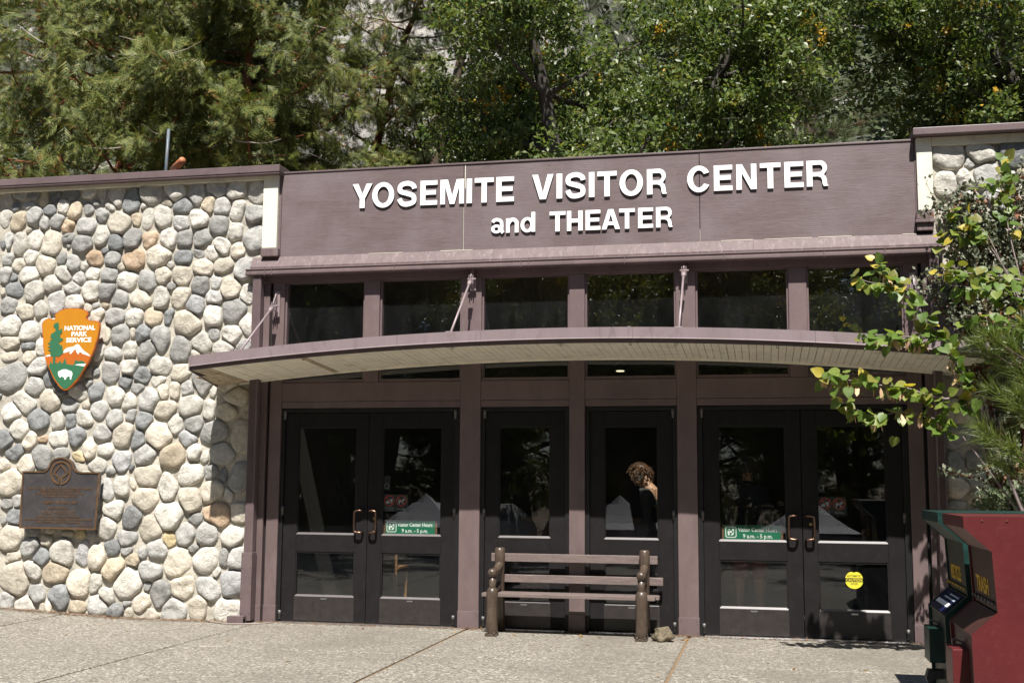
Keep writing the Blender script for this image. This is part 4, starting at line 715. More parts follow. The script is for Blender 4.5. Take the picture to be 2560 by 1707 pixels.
def arc_emblem(cx, cz, rx, rz, th):
    o_ = [(cx+rx*math.cos(R(a)), cz+rz*math.sin(R(a))) for a in np.linspace(-80, 260, 44)]; i_ = [(cx+(rx-th)*math.cos(R(a)), cz+(rz-th)*math.sin(R(a))) for a in np.linspace(-78, 258, 44)][::-1]; return [o_+i_]
plate('emblem_ring', arc_emblem(-3.381, 1.497, .124, .126, .019), 0, -.1735, 0, .0083, m_plb, pq)
dm = [(-3.398, 1.378), (-3.398, 1.447), (-3.463, 1.492), (-3.384, 1.583), (-3.296, 1.492), (-3.366, 1.447), (-3.366, 1.378)]
for seg in (dm[:2], dm[1:3], dm[2:4], dm[3:5], dm[4:6], dm[5:]):
    (xa, za), (xb, zb) = seg; L = math.hypot(xb-xa, zb-za); nx_, nz_ = -(zb-za)/L*.0075, (xb-xa)/L*.0075
    ex, ez = (xb-xa)/L*.005, (zb-za)/L*.005; plate('emblem_bar', [[(xa-ex+nx_, za-ez+nz_), (xa-ex-nx_, za-ez-nz_), (xb+ex-nx_, zb+ez-nz_), (xb+ex+nx_, zb+ez+nz_)]], 0, -.1735+.0003*dm.index(seg[0]), 0, .0075, m_plb, pq)
for bd, xa, xb, zz, sz in (('THROUGH THE COLLECTIVE RECOGNITION OF THE COMMUNITY OF NATIONS', -3.777, -2.994, 1.321, .024), ('EXPRESSED WITHIN THE PRINCIPLES OF THE', -3.618, -3.143, 1.295, .024), ('CONVENTION CONCERNING THE PROTECTION OF THE WORLD', -3.674, -3.101, 1.267, .024), ('CULTURAL AND NATURAL HERITAGE', -3.576, -3.194, 1.240, .024), ('YOSEMITE  NATIONAL  PARK', -3.590, -3.171, 1.168, .046), ('HAS BEEN DESIGNATED A', -3.523, -3.259, 1.113, .024), ('WORLD  HERITAGE  SITE', -3.584, -3.197, 1.064, .042), ('AND JOINS A SELECT LIST OF PROTECTED AREAS', -3.642, -3.138, 1.025, .024), ('AROUND THE WORLD WHOSE OUTSTANDING NATURAL AND CULTURAL RESOURCES', -3.794, -2.985, .996, .024), ('FORM THE COMMON INHERITANCE OF ALL MANKIND', -3.655, -3.125, .968, .024), ('OCTOBER 31, 1984', -3.151, -2.985, .936, .020)):
    text('lettering', bd, (xa+xb)/2, -.1685, zz, sz, m_plb, pq, .0035, .012, width=xb-xa)

# ---------------------------------------------------------------- bench
m_bend = simple('bench_end', (.060, .042, .030), .33, .3, 14, .15, 50, spec=.6, dirt=((.13, .10, .075), 10, .5)); m_slat = simple('bench_slat', (.135, .105, .10), .5, .25, 5, .3, 30, stretch=(1, 8, 8), dirt=((.36, .25, .14), 26, .55))
bn = thing('park_bench', (2.14, -.3, 0), 'weathered brown slat bench with cast end frames in front of the middle doors', 'bench')
for xx in (1.432, 2.838):
    mb = MB(); yr = -.175
    rear = [(xx, -.10, .0), (xx, -.12, .20), (xx, -.15, .38), (xx, yr, .55), (xx, yr, .70), (xx, yr, .785), (xx, yr, .80)]
    mb.tube(rear, [.042, .042, .043, .046, .050, .050, .038], 14)
    ef = mb.build('end_frame', m_bend, bn)
    mb = MB(); mb.tube([(xx, -.49, .0), (xx, -.49, .012), (xx, -.49, .10), (xx, -.488, .30), (xx, -.486, .385), (xx, -.484, .42), (xx, -.482, .44)], [.050, .058, .056, .053, .056, .050, .036], 14); mb.build('front_leg', m_bend, ef)
    mb = MB(); mb.tube([(xx, -.482, .41), (xx, -.478, .46), (xx, -.478, .56)], [.036, .033, .036], 12); mb.build('arm_post', m_bend, ef)
    mb = MB(); mb.tube(smoothpath([(xx, -.53, .566), (xx, -.49, .578), (xx, -.42, .580), (xx, -.32, .588), (xx, -.22, .622), (xx, yr, .65)], 4), [.022, .034, .041, .044, .044, .043, .042, .041, .040, .039, .039, .039, .039, .039, .039, .039, .040, .040, .040, .040, .038], 12); mb.build('arm_rest', m_bend, ef)
    mb = MB(); mb.tube(smoothpath([(xx, -.46, .40), (xx, -.36, .405), (xx, -.24, .43), (xx, -.17, .48)], 4), .026, 10); mb.build('brace', m_bend, ef)
    mb = MB(); mb.box(xx-.055, xx+.055, -.56, -.43, .0005, .022, .004); mb.build('foot', m_bend, ef)
    mb = MB()
    for s in (-1, 1): mb.tube([(xx+s*.035, -.552, .02), (xx+s*.035, -.552, .036)], .011, 8)
    o = mb.build('foot_bolts', m_bend, ef); o['kind'] = 'stuff'
for nm, x0, x1, y0, y1, z0, z1 in (('back_slat', 1.335, 2.955, -.125, -.090, .664, .742), ('back_slat', 1.40, 3.005, -.118, -.083, .466, .540), ('seat_slat', 1.315, 2.955, -.435, -.325, .352, .386), ('seat_slat', 1.35, 2.985, -.318, -.215, .350, .385), ('seat_slat', 1.36, 2.965, -.208, -.155, .348, .383)):
    mb = MB(); mb.box(x0, x1, y0, y1, z0, z1, .004); mb.build(nm, m_slat, bn)
# ---------------------------------------------------------------- loose rock beside the bench
def rock(name, c, s, mat, seed, label, cat, sub=3, rough=.28, group=None):
    bm = bmesh.new(); bmesh.ops.create_icosphere(bm, subdivisions=sub, radius=1); sd = Vector((seed*3.1, seed, 0))
    for v in bm.verts:
        d = v.co.normalized(); k = 1+rough*mnoise.noise(d*1.3+sd)+rough*.5*mnoise.noise(d*2.9+sd)+rough*.18*mnoise.noise(d*7+sd); p = d*k
        for ax in (Vector((.8, .3, .5)), Vector((-.7, .5, .3)), Vector((.1, -.9, .35)), Vector((-.2, .1, .97))):
            ax.normalize(); q = p.dot(ax)
            if q > .78: p -= ax*(q-.78)*.8
        v.co = Vector((p.x*s[0], p.y*s[1], max(-.55, p.z)*s[2]))
    zmin = min(v.co.z for v in bm.verts)
    for v in bm.verts: v.co.z -= zmin
    me = bpy.data.meshes.new(name); bm.to_mesh(me); bm.free(); me.polygons.foreach_set('use_smooth', [True]*len(me.polygons))
    return tag(link(name, me, mat, None, c), label, cat, group)
m_rock = stone_mat('rough_rock', (.13, .105, .07), (.24, .20, .135), .5, (.06, .05, .03), .8)
rock('rock', (3.03, -.47, 0), (.098, .09, .092), m_rock, 4, 'rough brown rock on the paving beside the bench leg', 'rock', 4, .34)
# hose by the downspout
mb = MB(); mb.tube(smoothpath([(-1.62, -.20, .02), (-1.52, -.26, .012), (-1.38, -.33, .008), (-1.2, -.34, .008), (-1.02, -.25, .008), (-.93, -.14, .01)], 5), .007, 6)
m_hose = simple('grey_hose', (.25, .21, .19), .6, .1, 9); tag(mb.build('hose', m_hose), 'thin grey hose curling on the paving below the downspout', 'hose')
# pipes on the roof
m_pipeb = simple('blue_grey_pipe', (.09, .12, .145), .5, .3, 9, dirt=((.25, .14, .08), 12, .5)); m_pipeo = simple('rust_pipe', (.38, .135, .055), .6, .25, 12)
mb = MB(); mb.tube([(-2.97, 1.0, 4.42), (-2.955, 1.0, 5.2), (-2.945, 1.0, 5.60)], .019, 10); tag(mb.build('vent_pipe', m_pipeb), 'thin blue grey pipe standing on the roof behind the stone wall', 'pipe')
mb = MB(); mb.tube([(-3.03, 1.3, 5.19), (-2.60, .72, 5.12)], .042, 14); mb.tube([(-2.80, 1.0, 4.42), (-2.80, 1.0, 5.14)], .02, 8); tag(mb.build('flue_pipe', m_pipeo), 'short rust orange pipe lying at a slant above the wall coping', 'pipe')

# ---------------------------------------------------------------- waste bins
m_bred = simple('bin_red', (.080, .0085, .0095), .45, .15, 2.5, .05, 40, dirt=((.15, .05, .05), 30, .22)); m_bgreen = simple('bin_green', (.003, .023, .019), .42, .1, 3, .03, 40, dirt=((.02, .12, .10), 8, .3))
m_bfr = simple('bin_front_red', (.045, .017, .013), .5, .15, 4); m_bfg = simple('bin_front_olive', (.028, .032, .02), .5, .15, 4); m_byel = simple('bin_lettering', (.55, .33, .02), .5, .08, 9); m_navy = simple('label_navy', (.012, .018, .07), .25, .1, 9, spec=.7)
m_scuff = simple('scuff_mark', (.14, .055, .055), .7, .3, 60)
PROF = [(0, 1.25), (.003, 1.185), (.145, 1.055), (.162, .725), (.022, .60), (.035, .0), (.86, .0), (.86, 1.25)]
def bin_(name, X, y0, y1, body, front, word, label, arrow=False):
    """front faces -x; y0 is the end nearest the open plaza"""
    r = thing(name, (X+.43, (y0+y1)/2, 0), label, 'bin'); P = [(X+a, b) for a, b in PROF]
    for yy0, yy1 in ((y0, y0+.022), (y1-.022, y1)):
        mb = MB(); mb.prism(P, yy0, yy1, 'y'); mb.build('side_panel', body, r)
    a, b = y0+.0225, y1-.0225
    def sheet(nm, i, mat, t=.015, inset=.004):
        (xa, za), (xb, zb) = P[i], P[i+1]; L = math.hypot(xb-xa, zb-za); nx_, nz_ = -(zb-za)/L, (xb-xa)/L
        if nx_ < 0: nx_, nz_ = -nx_, -nz_
        q = [(xa+nx_*inset, za+nz_*inset), (xb+nx_*inset, zb+nz_*inset), (xb+nx_*(inset+t), zb+nz_*(inset+t)), (xa+nx_*(inset+t), za+nz_*(inset+t))]; m = MB(); m.prism(q, a, b, 'y'); return m.build(nm, mat, r)
    sheet('hood_front', 0, body, .015, .0); sheet('hood_underside', 1, body); fp = sheet('chute_flap', 2, front, .012, .012); sheet('shelf', 3, front); sheet('lower_door', 4, front, .015, .02)
    mb = MB(); mb.box(X+.002, X+.858, a, b, 1.236, 1.2495); mb.build('top', body, r); mb = MB(); mb.box(X+.84, X+.858, a, b, .01, 1.235); mb.build('back', body, r)
    mb = MB(); mb.box(X+.27, X+.29, a, b, .70, 1.10); mb.build('inner_back', m_black, r)
    # raised word on the flap (faces -x)
    cu = bpy.data.curves.new('lettering', 'FONT'); cu.body = word; cu.size = .13; cu.extrude = .001; cu.offset = .003; cu.align_x = 'CENTER'; cu.resolution_u = 3
    me = _evalmesh(bpy.data.objects.new('lettering', cu)); wd = max(v.co.x for v in me.vertices)-min(v.co.x for v in me.vertices); k = .40/wd; yc = (y0+y1)/2
    px_, py_, pz_ = wloc(r)
    for v in me.vertices:
        u, h2 = v.co.x*k, v.co.y*1.0; zz = .80+h2; f_ = (1.055-zz)/(.33); xs_ = X+.145+.017*f_+.0095-v.co.z; v.co = Vector((xs_-px_, yc+.06-u-py_, zz-pz_))
    link('lettering', me, m_byel, fp)
    fp.children[-1].location = (0, 0, 0)
    mb = MB(); mb.tube([(X+.160, a+.02, .765), (X+.160, b-.02, .765)], .006, 8); mb.build('hinge_rod', m_hinge, r)
    mb = MB()
    for q in np.linspace(a+.05, b-.05, 7): mb.box(X+.148, X+.160, q-.012, q+.012, .757, .773)
    o = mb.build('hinge_knuckles', m_byel if arrow else m_hinge, r); o['kind'] = 'stuff'
    mb = MB(); mb.box(X-.045, X+.068, yc-.13, yc+.13, .27, .49, .006); mb.build('latch_box', body, r)
    mb = MB(); mb.tube(smoothpath([(X+.06, yc+.02, .50), (X-.01, yc+.02, .53), (X-.02, yc+.02, .5), (X-.015, yc+.02, .47)], 4), .006, 6); mb.build('latch_hook', m_hinge, r)
    mb = MB(); mb.prism([(X-.05, .13), (X-.06, .16), (X-.045, .21), (X+.07, .21), (X+.07, .16), (X-.02, .15), (X-.02, .12)], yc-.05, yc+.05, 'y'); mb.build('foot_lever', m_char, r)
    rv = MB()
    for zq in np.linspace(.08, 1.2, 9): rv.tube([(X+.815, y0-.003, zq), (X+.815, y0+.002, zq)], .007, 6)
    for xq in np.linspace(X+.1, X+.75, 6): rv.tube([(xq, y0-.003, 1.225), (xq, y0+.002, 1.225)], .006, 6)
    rv.build('rivets', body, r)['kind'] = 'stuff'
    if not arrow:
        sr = random.Random(4)
        for k in range(9):
            cx_, cz_ = X+sr.uniform(.27, .7), sr.uniform(.15, 1.0); a_ = sr.uniform(-.5, .5) if k % 3 else 1.4; L_ = sr.uniform(.015, .09); w__ = sr.uniform(.0015, .004)
            pl_ = [(cx_+math.cos(a_)*L_*u-math.sin(a_)*w__*v*sr.uniform(.4, 1), cz_+math.sin(a_)*L_*u+math.cos(a_)*w__*v*sr.uniform(.4, 1)) for u, v in ((-.5, 0), (-.2, 1), (.2, .8), (.5, .2), (.3, -.7), (-.3, -1))]
            plate('scuff', [pl_], 0, y0-.0008, 0, .0006, m_scuff, r)
    if arrow:
        (xa, za), (xb, zb) = P[3], P[4]; L = math.hypot(xb-xa, zb-za); ux, uz = (xb-xa)/L, (zb-za)/L; nx_, nz_ = uz, -ux
        if nz_ < 0: nx_, nz_ = -nx_, -nz_
        def lab(s0, s1, q0, q1, mt, off): 
            m = MB(); pts = [(xa+ux*s0*L, za+uz*s0*L), (xa+ux*s1*L, za+uz*s1*L)]; poly = [(p_[0]+nx_*o_, p_[1]+nz_*o_) for p_, o_ in ((pts[0], off), (pts[1], off), (pts[1], off+.001), (pts[0], off+.001))]; m.prism(poly, q0, q1, 'y'); return m.build('notice', mt, r)
        lab(.08, .95, a+.06, b-.06, m_navy, .002); lab(.55, .72, a+.12, b-.1, m_ink, .0035); lab(.2, .26, a+.1, b-.3, m_pale, .0035); lab(.36, .42, a+.1, b-.2, m_pale, .0035)
    return r
bin_('trash_bin', 5.05, -4.45, -3.65, m_bred, m_bfr, 'TRASH', 'red metal trash bin with hooded chute and scuffed side panel')
bin_('recycling_bin', 5.05, -3.45, -2.65, m_bgreen, m_bfg, 'RECYCLE', 'dark green metal recycling bin with hooded chute behind the red bin', True)

# ---------------------------------------------------------------- inside the building
m_glow = bpy.data.materials.new('lamp_glow'); m_glow.use_nodes = True; e_ = m_glow.node_tree.nodes; e_.clear(); oo = e_.new('ShaderNodeOutputMaterial'); em = e_.new('ShaderNodeEmission'); em.inputs[0].default_value = (1, .78, .45, 1); em.inputs[1].default_value = 1.2; m_glow.node_tree.links.new(em.outputs[0], oo.inputs[0])
lp = thing('ceiling_lamp', (2.35, 2.0, 2.71), 'small lit round lamp hanging inside above the middle doors', 'lamp')
mb = MB(); mb.tube([(2.35, 2.0, 2.712), (2.35, 2.0, 2.722)], .045, 20); mb.build('bulb', m_glow, lp)
mb = MB(); mb.tube([(2.35, 2.0, 2.7225), (2.35, 2.0, 2.80), (2.35, 2.0, 2.82)], [.068, .06, .02], 20); mb.tube([(2.35, 2.0, 2.82), (2.35, 2.0, 3.72)], .006, 6); mb.build('lamp_shade', m_char, lp)
m_ctr = simple('counter_red', (.10, .022, .014), .5, .2, 3); m_oak = simple('oak_wood', (.26, .13, .05), .5, .25, 6, stretch=(1, 1, 6))
ct = thing('service_counter', (2.2, 3.4, 0), 'dark red counter in the lobby seen through the middle doors', 'counter')
mb = MB(); mb.box(1.0, 3.6, 3.2, 3.26, .1, .95, .01); mb.build('front_panel', m_ctr, ct); mb = MB(); mb.box(.95, 3.65, 3.12, 3.8, .951, 1.0, .01); mb.build('counter_top', m_oak, ct); mb = MB(); mb.box(1.0, 3.6, 3.27, 3.7, .0, .94); mb.build('cabinet', m_room, ct)
def chair(x, y, label):
    c = thing('wooden_chair', (x, y, 0), label, 'chair')
    for sx in (-1, 1):
        for sy in (-1, 1): mb = MB(); mb.box(x+sx*.19-.018, x+sx*.19+.018, y+sy*.19-.018, y+sy*.19+.018, 0, .44 if sy > 0 else .44, .003); mb.build('leg', m_oak, c)
        mb = MB(); mb.box(x+sx*.19-.018, x+sx*.19+.018, y-.208, y-.172, .441, .70, .003); mb.build('back_post', m_oak, c)
    mb = MB(); mb.box(x-.22, x+.22, y-.17, y+.22, .441, .475, .006); mb.build('seat', m_oak, c)
    for z in (.52, .60, .66): mb = MB(); mb.box(x-.171, x+.171, y-.2, y-.18, z, z+.045, .003); mb.build('back_slat', m_oak, c)
chair(-.32, 1.6, 'small wooden chair inside behind the doors nearest the stone wall')
# ---------------------------------------------------------------- foliage tools
def norm(a): return a/np.maximum(1e-9, np.linalg.norm(a, axis=-1, keepdims=True))
def frames(fwd, upish, r):
    """orthonormal axes: fwd, side, normal"""
    f = norm(fwd); n = norm(upish-(upish*f).sum(1, keepdims=True)*f+1e-6); s = np.cross(n, f); return f, s, n
def scatter(tv, tf, pos, f, s, n, scale):
    """template verts (k,3) as (forward, side, normal)"""
    k = len(tv); V = pos[:, None, :]+scale[:, None, None]*(tv[None, :, 0:1]*f[:, None, :]+tv[None, :, 1:2]*s[:, None, :]+tv[None, :, 2:3]*n[:, None, :])
    F = tf[None]+(np.arange(len(pos))*k)[:, None, None]; return V.reshape(-1, 3), F.reshape(-1, tf.shape[1])
class Fol:
    def __init__(s): s.V = []; s.T = []; s.n = 0
    def add(s, V, T): s.V.append(V); s.T.append(T+s.n); s.n += len(V)
    def build(s, name, mat, parent, smooth=False):
        me = mesh_np(name, np.concatenate(s.V), tris=np.concatenate(s.T), smooth=smooth); return link(name, me, mat, parent)
LEAF = np.array([(0, 0, 0), (.22, .24, .05), (.42, .17, .06), (.60, .30, .07), (.80, .12, .04), (1, 0, -.06), (.80, -.12, .04), (.60, -.30, .07), (.42, -.17, .06), (.22, -.24, .05)])
LEAF_T = np.array([(0, 1, 9), (1, 2, 9), (2, 8, 9), (2, 3, 8), (3, 7, 8), (3, 4, 7), (4, 6, 7), (4, 5, 6)])
LEAF2 = np.array([(0, 0, 0), (.45, .28, .06), (1, 0, -.05), (.45, -.28, .06)]); LEAF2_T = np.array([(0, 1, 2), (0, 2, 3)])
def spray_template(seed, n=6):
    r = np.random.default_rng(seed); V = []; T = []
    def sl(a, b, w):
        i = len(V); d = b-a; q = np.cross(d, (0, 0, 1)); q = q/np.linalg.norm(q)*w; V.extend([a-q, a+q, b]); T.append((i, i+1, i+2))
    for k in range(n):
        u = .08+.9*k/n; c = np.array([u, .05*math.sin(3*u), -.22*u*u])
        for sgn in (-1, 1):
            L = (.46-.28*u)*r.uniform(.75, 1.25); sl(c, c+np.array([L*.8, sgn*L*.72, -.05+r.uniform(-.06, .04)]), .036)
    sl(np.array([0, 0, 0.]), np.array([1.05, .04, -.25]), .03)
    return np.array(V), np.array(T)
def needle_template(seed, n=34, up=.55):
    r = np.random.default_rng(seed); V = []; T = []
    for k in range(n):
        th = r.uniform(0, 6.283); sp = r.uniform(.15, 1.15); d = np.array([math.cos(sp)*1.0, math.sin(sp)*math.cos(th), math.sin(sp)*math.sin(th)]); L = r.uniform(.75, 1.05); b = d*L+np.array([0, 0, -.12*L*r.uniform(0, 1)])
        q = np.cross(d, r.normal(size=3)); q = q/np.linalg.norm(q)*.012; a = np.array([r.uniform(-.25, .15), 0, 0]); i = len(V); V.extend([a-q, a+q, b]); T.append((i, i+1, i+2))
    return np.array(V), np.array(T)
class Wood:
    def __init__(s): s.mb = MB()
    def limb(s, P, r, n=6): s.mb.tube(P, r, n, cap=False)
def bezier(p, d, L, bend, r, seg=6):
    P = [Vector(p)]; d = Vector(d).normalized()
    for i in range(seg):
        d = (d+bend+Vector((r.gauss(0, .10), r.gauss(0, .10), r.gauss(0, .08)))).normalized(); P.append(P[-1]+d*L/seg)
    return P, d
def taper(r0, r1, n): return [r0+(r1-r0)*i/(n-1) for i in range(n)]

def oak(name, base, h, rad, seed, label, leafmat_, bark, stems=2, leaves=60, zlow=.30, group=None, leafsize=.12, twigs=5, cat='tree', lean=0.0):
    r = random.Random(seed); nr = np.random.default_rng(seed); root = thing(name, base, label, cat, group); wd = Wood(); tips = []
    B = Vector(base)
    for st in range(stems):
        a = st*2*math.pi/stems+r.uniform(-.5, .5); d = Vector((math.cos(a)*.28*(stems > 1)+lean, math.sin(a)*.2*(stems > 1), 1)); L = h*r.uniform(.62, .74)
        P, d1 = bezier(B+Vector((math.cos(a)*.15*(stems > 1), math.sin(a)*.15*(stems > 1), -.1)), d, L, Vector((0, 0, .03)), r, 10); rr = taper(.17*h/10, .05*h/10, len(P)); wd.limb(P, rr, 9)
        for k in range(3, len(P)):
            nb = 3 if k < len(P)-1 else 4
            for q in range(nb):
                aa = r.uniform(0, 6.283); u = k/(len(P)-1); L2 = rad*r.uniform(.55, 1.0)*(1.05-.45*u)
                Q, d2 = bezier(P[k], Vector((math.cos(aa), math.sin(aa), r.uniform(.0, .6))), L2, Vector((0, 0, .035)), r, 6); r0 = rr[k]*.5; wd.limb(Q, taper(r0, .012, len(Q)), 6)
                for m in range(2, len(Q)):
                    for _ in range(twigs if m > 2 else 2):
                        Tt, d3 = bezier(Q[m], Vector((r.gauss(0, 1), r.gauss(0, 1), r.uniform(-.45, .7))), r.uniform(.5, 1.15)*rad/4, Vector((0, 0, -.02)), r, 4)
                        wd.limb(Tt, taper(.012, .004, len(Tt)), 3)
                        for s_ in Tt[3:]: tips.append(s_)
    tips = np.array([tuple(t) for t in tips]); tips = tips[tips[:, 2] > B.z+h*zlow]
    N = len(tips)*leaves*2//3; idx = (nr.random(N)**1.0*len(tips)).astype(int); pos = tips[idx]+nr.normal(0, .135, (N, 3))*np.array([1, 1, .75])
    fwd = nr.normal(0, 1, (N, 3))+np.array([0, 0, -.35]); up = nr.normal(0, .55, (N, 3))+np.array([.1, -.45, .9]); f, s, n = frames(fwd, up, nr)
    V, T = scatter(LEAF2, LEAF2_T, pos, f, s, n, leafsize*nr.uniform(.7, 1.25, N)); fo = Fol(); fo.add(V-np.array(base), T)
    wd.mb.build('trunk', bark, root); c = fo.build('crown', leafmat_, root); c['kind'] = 'stuff'; return root
def cedar(name, base, h, rad, seed, label, lm, bark, zmin=2.5, dens=1.0, group=None, cone=True, size=.29):
    r = random.Random(seed); nr = np.random.default_rng(seed); root = thing(name, base, label, 'tree', group); wd = Wood(); B = Vector(base); sp = []; sd = []
    P, _ = bezier(B-Vector((0, 0, .1)), Vector((.02, 0, 1)), h, Vector((0, 0, .2)), r, 14); rr = taper(.21, .03, len(P)); wd.limb(P, rr, 12)
    nbr = int(h*7.5*dens)
    for k in range(nbr):
        u = (zmin+(h-zmin)*(k+r.random())/nbr)/h; i = min(len(P)-2, int(u*(len(P)-1))); p = P[i].lerp(P[i+1], u*(len(P)-1)-i); aa = r.uniform(0, 6.283); L = rad*(1.05-u)**.62*r.uniform(.65, 1.12)+.25
        Q, d = bezier(p, Vector((math.cos(aa), math.sin(aa), r.uniform(-.35, .05))), L, Vector((0, 0, .085)), r, 8); wd.limb(Q, taper(.05*(1.1-u)+.012, .01, len(Q)), 6)
        for m in range(2, len(Q)):
            for _ in range(3 if r.random() < .8 else 1):
                dd = Vector((Q[m]-Q[m-1])).normalized()+Vector((r.gauss(0, .9), r.gauss(0, .9), r.uniform(-.6, .35))); T_, d3 = bezier(Q[m], dd, r.uniform(.35, .8)*min(1, rad/4), Vector((0, 0, -.06)), r, 4); wd.limb(T_, taper(.009, .003, len(T_)), 3)
                for s_ in T_[2:]: sp.append(tuple(s_)); sd.append(tuple(d3))
    sp = np.array(sp); sd = np.array(sd); fo = Fol()
    for v in range(3):
        tv, tt = spray_template(seed*10+v); N = int(len(sp)*1.36*dens**2); idx = nr.integers(0, len(sp), N); pos = sp[idx]+nr.normal(0, .075, (N, 3)); fwd = sd[idx]*.6+nr.normal(0, .55, (N, 3))+np.array([0, 0, -.45]); up = nr.normal(0, .6, (N, 3))+np.array([0, -.7, .5])
        f, s, n = frames(fwd, up, nr); V, T = scatter(tv, tt, pos, f, s, n, size*nr.uniform(.65, 1.3, N)); fo.add(V-np.array(base), T)
    wd.mb.build('trunk', bark, root); c = fo.build('crown', lm, root); c['kind'] = 'stuff'
    if cone:
        tw = MB()
        for k in range(int(150*rad/4.5)):
            i = r.randrange(len(sp)); q = Vector(sp[i])+Vector((r.gauss(0, .12), -abs(r.gauss(0, .25)), r.gauss(0, .1))); T_, _ = bezier(q, Vector((r.gauss(0, 1), r.gauss(0, .7), r.uniform(-.7, .25))), r.uniform(.35, 1.0), Vector((r.gauss(0, .05), 0, .10)), r, 6); tw.tube(T_, taper(.011, .003, len(T_)), 4)
        o = tw.build('dead_twigs', m_dead, root); o['kind'] = 'stuff'
        N = int(len(sp)*.16); idx = nr.integers(0, len(sp), N); pos = sp[idx]+nr.normal(0, .12, (N, 3)); ct = np.array([(0, 0, 0), (.5, .28, 0), (.5, -.28, 0), (1.0, 0, 0), (.5, 0, .28), (.5, 0, -.28)]); tt = np.array([(0, 1, 4), (0, 4, 2), (0, 2, 5), (0, 5, 1), (3, 4, 1), (3, 2, 4), (3, 5, 2), (3, 1, 5)])
        fwd = nr.normal(0, .4, (N, 3))+np.array([0, 0, -1]); f, s, n = frames(fwd, nr.normal(0, 1, (N, 3)), nr); V, T = scatter(ct, tt, pos, f, s, n, nr.uniform(.025, .042, N)); fo = Fol(); fo.add(V-np.array(base), T); c = fo.build('cones', m_cone, root); c['kind'] = 'stuff'
    return root
def pine(name, base, h, rad, seed, label, lm, bark, zmin=3, group=None, nlen=.20, tuft=2.0, step=2.6, cat='tree'):
    r = random.Random(seed); nr = np.random.default_rng(seed); root = thing(name, base, label, cat, group); wd = Wood(); B = Vector(base); tp = []; td = []
    P, _ = bezier(B-Vector((0, 0, .1)), Vector((0, 0, 1)), h, Vector((0, 0, .2)), r, 12); wd.limb(P, taper(.018*h, .02, len(P)), 10)
    for k in range(int(h*step)):
        u = (zmin+(h-zmin)*(k+r.random())/(h*step))/h; i = min(len(P)-2, int(u*(len(P)-1))); p = P[i].lerp(P[i+1], u*(len(P)-1)-i); aa = r.uniform(0, 6.283); L = rad*(1.08-u)**.6*r.uniform(.6, 1.1)
        Q, d = bezier(p, Vector((math.cos(aa), math.sin(aa), r.uniform(-.2, .3))), L, Vector((0, 0, .04)), r, 7); wd.limb(Q, taper(.045*(1.1-u)+.01, .009, len(Q)), 6)
        for m in range(2, len(Q)):
            for _ in range(3 if m < len(Q)-1 else 4):
                T_, d3 = bezier(Q[m], (Q[m]-Q[m-1]).normalized()*1.2+Vector((r.gauss(0, .7), r.gauss(0, .7), r.uniform(-.1, .7))), r.uniform(.2, .6)*min(1, rad/3), Vector((0, 0, .05)), r, 3); wd.limb(T_, taper(.010, .005, len(T_)), 4)
                tp.append(tuple(T_[-1])); td.append(tuple(d3)); tp.append(tuple(T_[-2])); td.append(tuple(d3))
    tp = np.array(tp); td = np.array(td); fo = Fol()
    for v in range(2):
        tv, tt = needle_template(seed+v); N = int(len(tp)*tuft/2); idx = nr.integers(0, len(tp), N) if tuft != 2 else np.arange(len(tp))[v::2]; N = len(idx); pos = tp[idx]+nr.normal(0, .03, (N, 3)); f, s, n = frames(td[idx]+nr.normal(0, .25, (N, 3)), nr.normal(0, .3, (N, 3))+np.array([0, 0, 1.]), nr)
        V, T = scatter(tv, tt, pos, f, s, n, nlen*nr.uniform(.8, 1.25, N)); fo.add(V-np.array(base), T)
    wd.mb.build('trunk', bark, root); c = fo.build('crown', lm, root); c['kind'] = 'stuff'; return root
lm_oak = leafmat('oak_leaf', [(.050, .085, .020), (.085, .130, .030), (.135, .175, .048), (.21, .225, .075)], .42, .38, .45, rare=((.50, .31, .04), 1.1, .665))
lm_oak2 = leafmat('oak_leaf_light', [(.085, .115, .028), (.13, .16, .038), (.19, .205, .05), (.26, .24, .075)], .45, .28, .4, rare=((.55, .38, .05), 1.0, .655))
lm_ced = leafmat('cedar_spray', [(.055, .085, .020), (.095, .125, .028), (.16, .175, .040), (.25, .23, .065)], .55, .17, .3, rare=((.26, .15, .045), 1.6, .70))
lm_pin = leafmat('pine_needle', [(.055, .085, .028), (.085, .115, .038), (.12, .14, .055)], .5, .15, .4, rare=((.20, .11, .05), 1.3, .70))
m_cone = simple('cone_brown', (.36, .16, .06), .7, .3, 30)
m_dead = simple('dead_twig', (.34, .29, .26), .8, .2, 9)
bk_ced = barkmat('cedar_bark', (.10, .040, .020), (.26, .105, .05)); bk_oak = barkmat('oak_bark', (.035, .03, .026), (.11, .10, .09)); bk_pin = barkmat('pine_bark', (.05, .035, .027), (.15, .11, .085))

# trees beyond the roof
cedar('incense_cedar', (-9.0, 9.2, 0), 15, 4.6, 21, 'drooping yellow green cedar with a red brown trunk behind the stone wall', lm_ced, bk_ced)
cedar_ref = cedar('incense_cedar', (-4.9, 9.0, 0), 13, 3.5, 22, 'smaller cedar beside the red trunked one, its lit branch tips reaching over the sign board', lm_ced, bk_ced, 3.0)
cedar('incense_cedar', (-13.5, 14.5, 0), 17, 4.8, 23, 'shaded cedar standing behind the red trunked cedar', lm_ced, bk_ced, 3, .66, cone=False)
cedar('incense_cedar', (-7.0, 15.5, 0), 16, 4.2, 24, 'cedar filling the gap between the two nearer cedars', lm_ced, bk_ced, 3, .70, cone=False)
pine('long_needle_pine', (-4.6, 13.2, 0), 16, 3.9, 31, 'open long needled pine between the cedars and the big oak', lm_pin, bk_pin, 5.5, nlen=.26)
cedA = cedar_ref
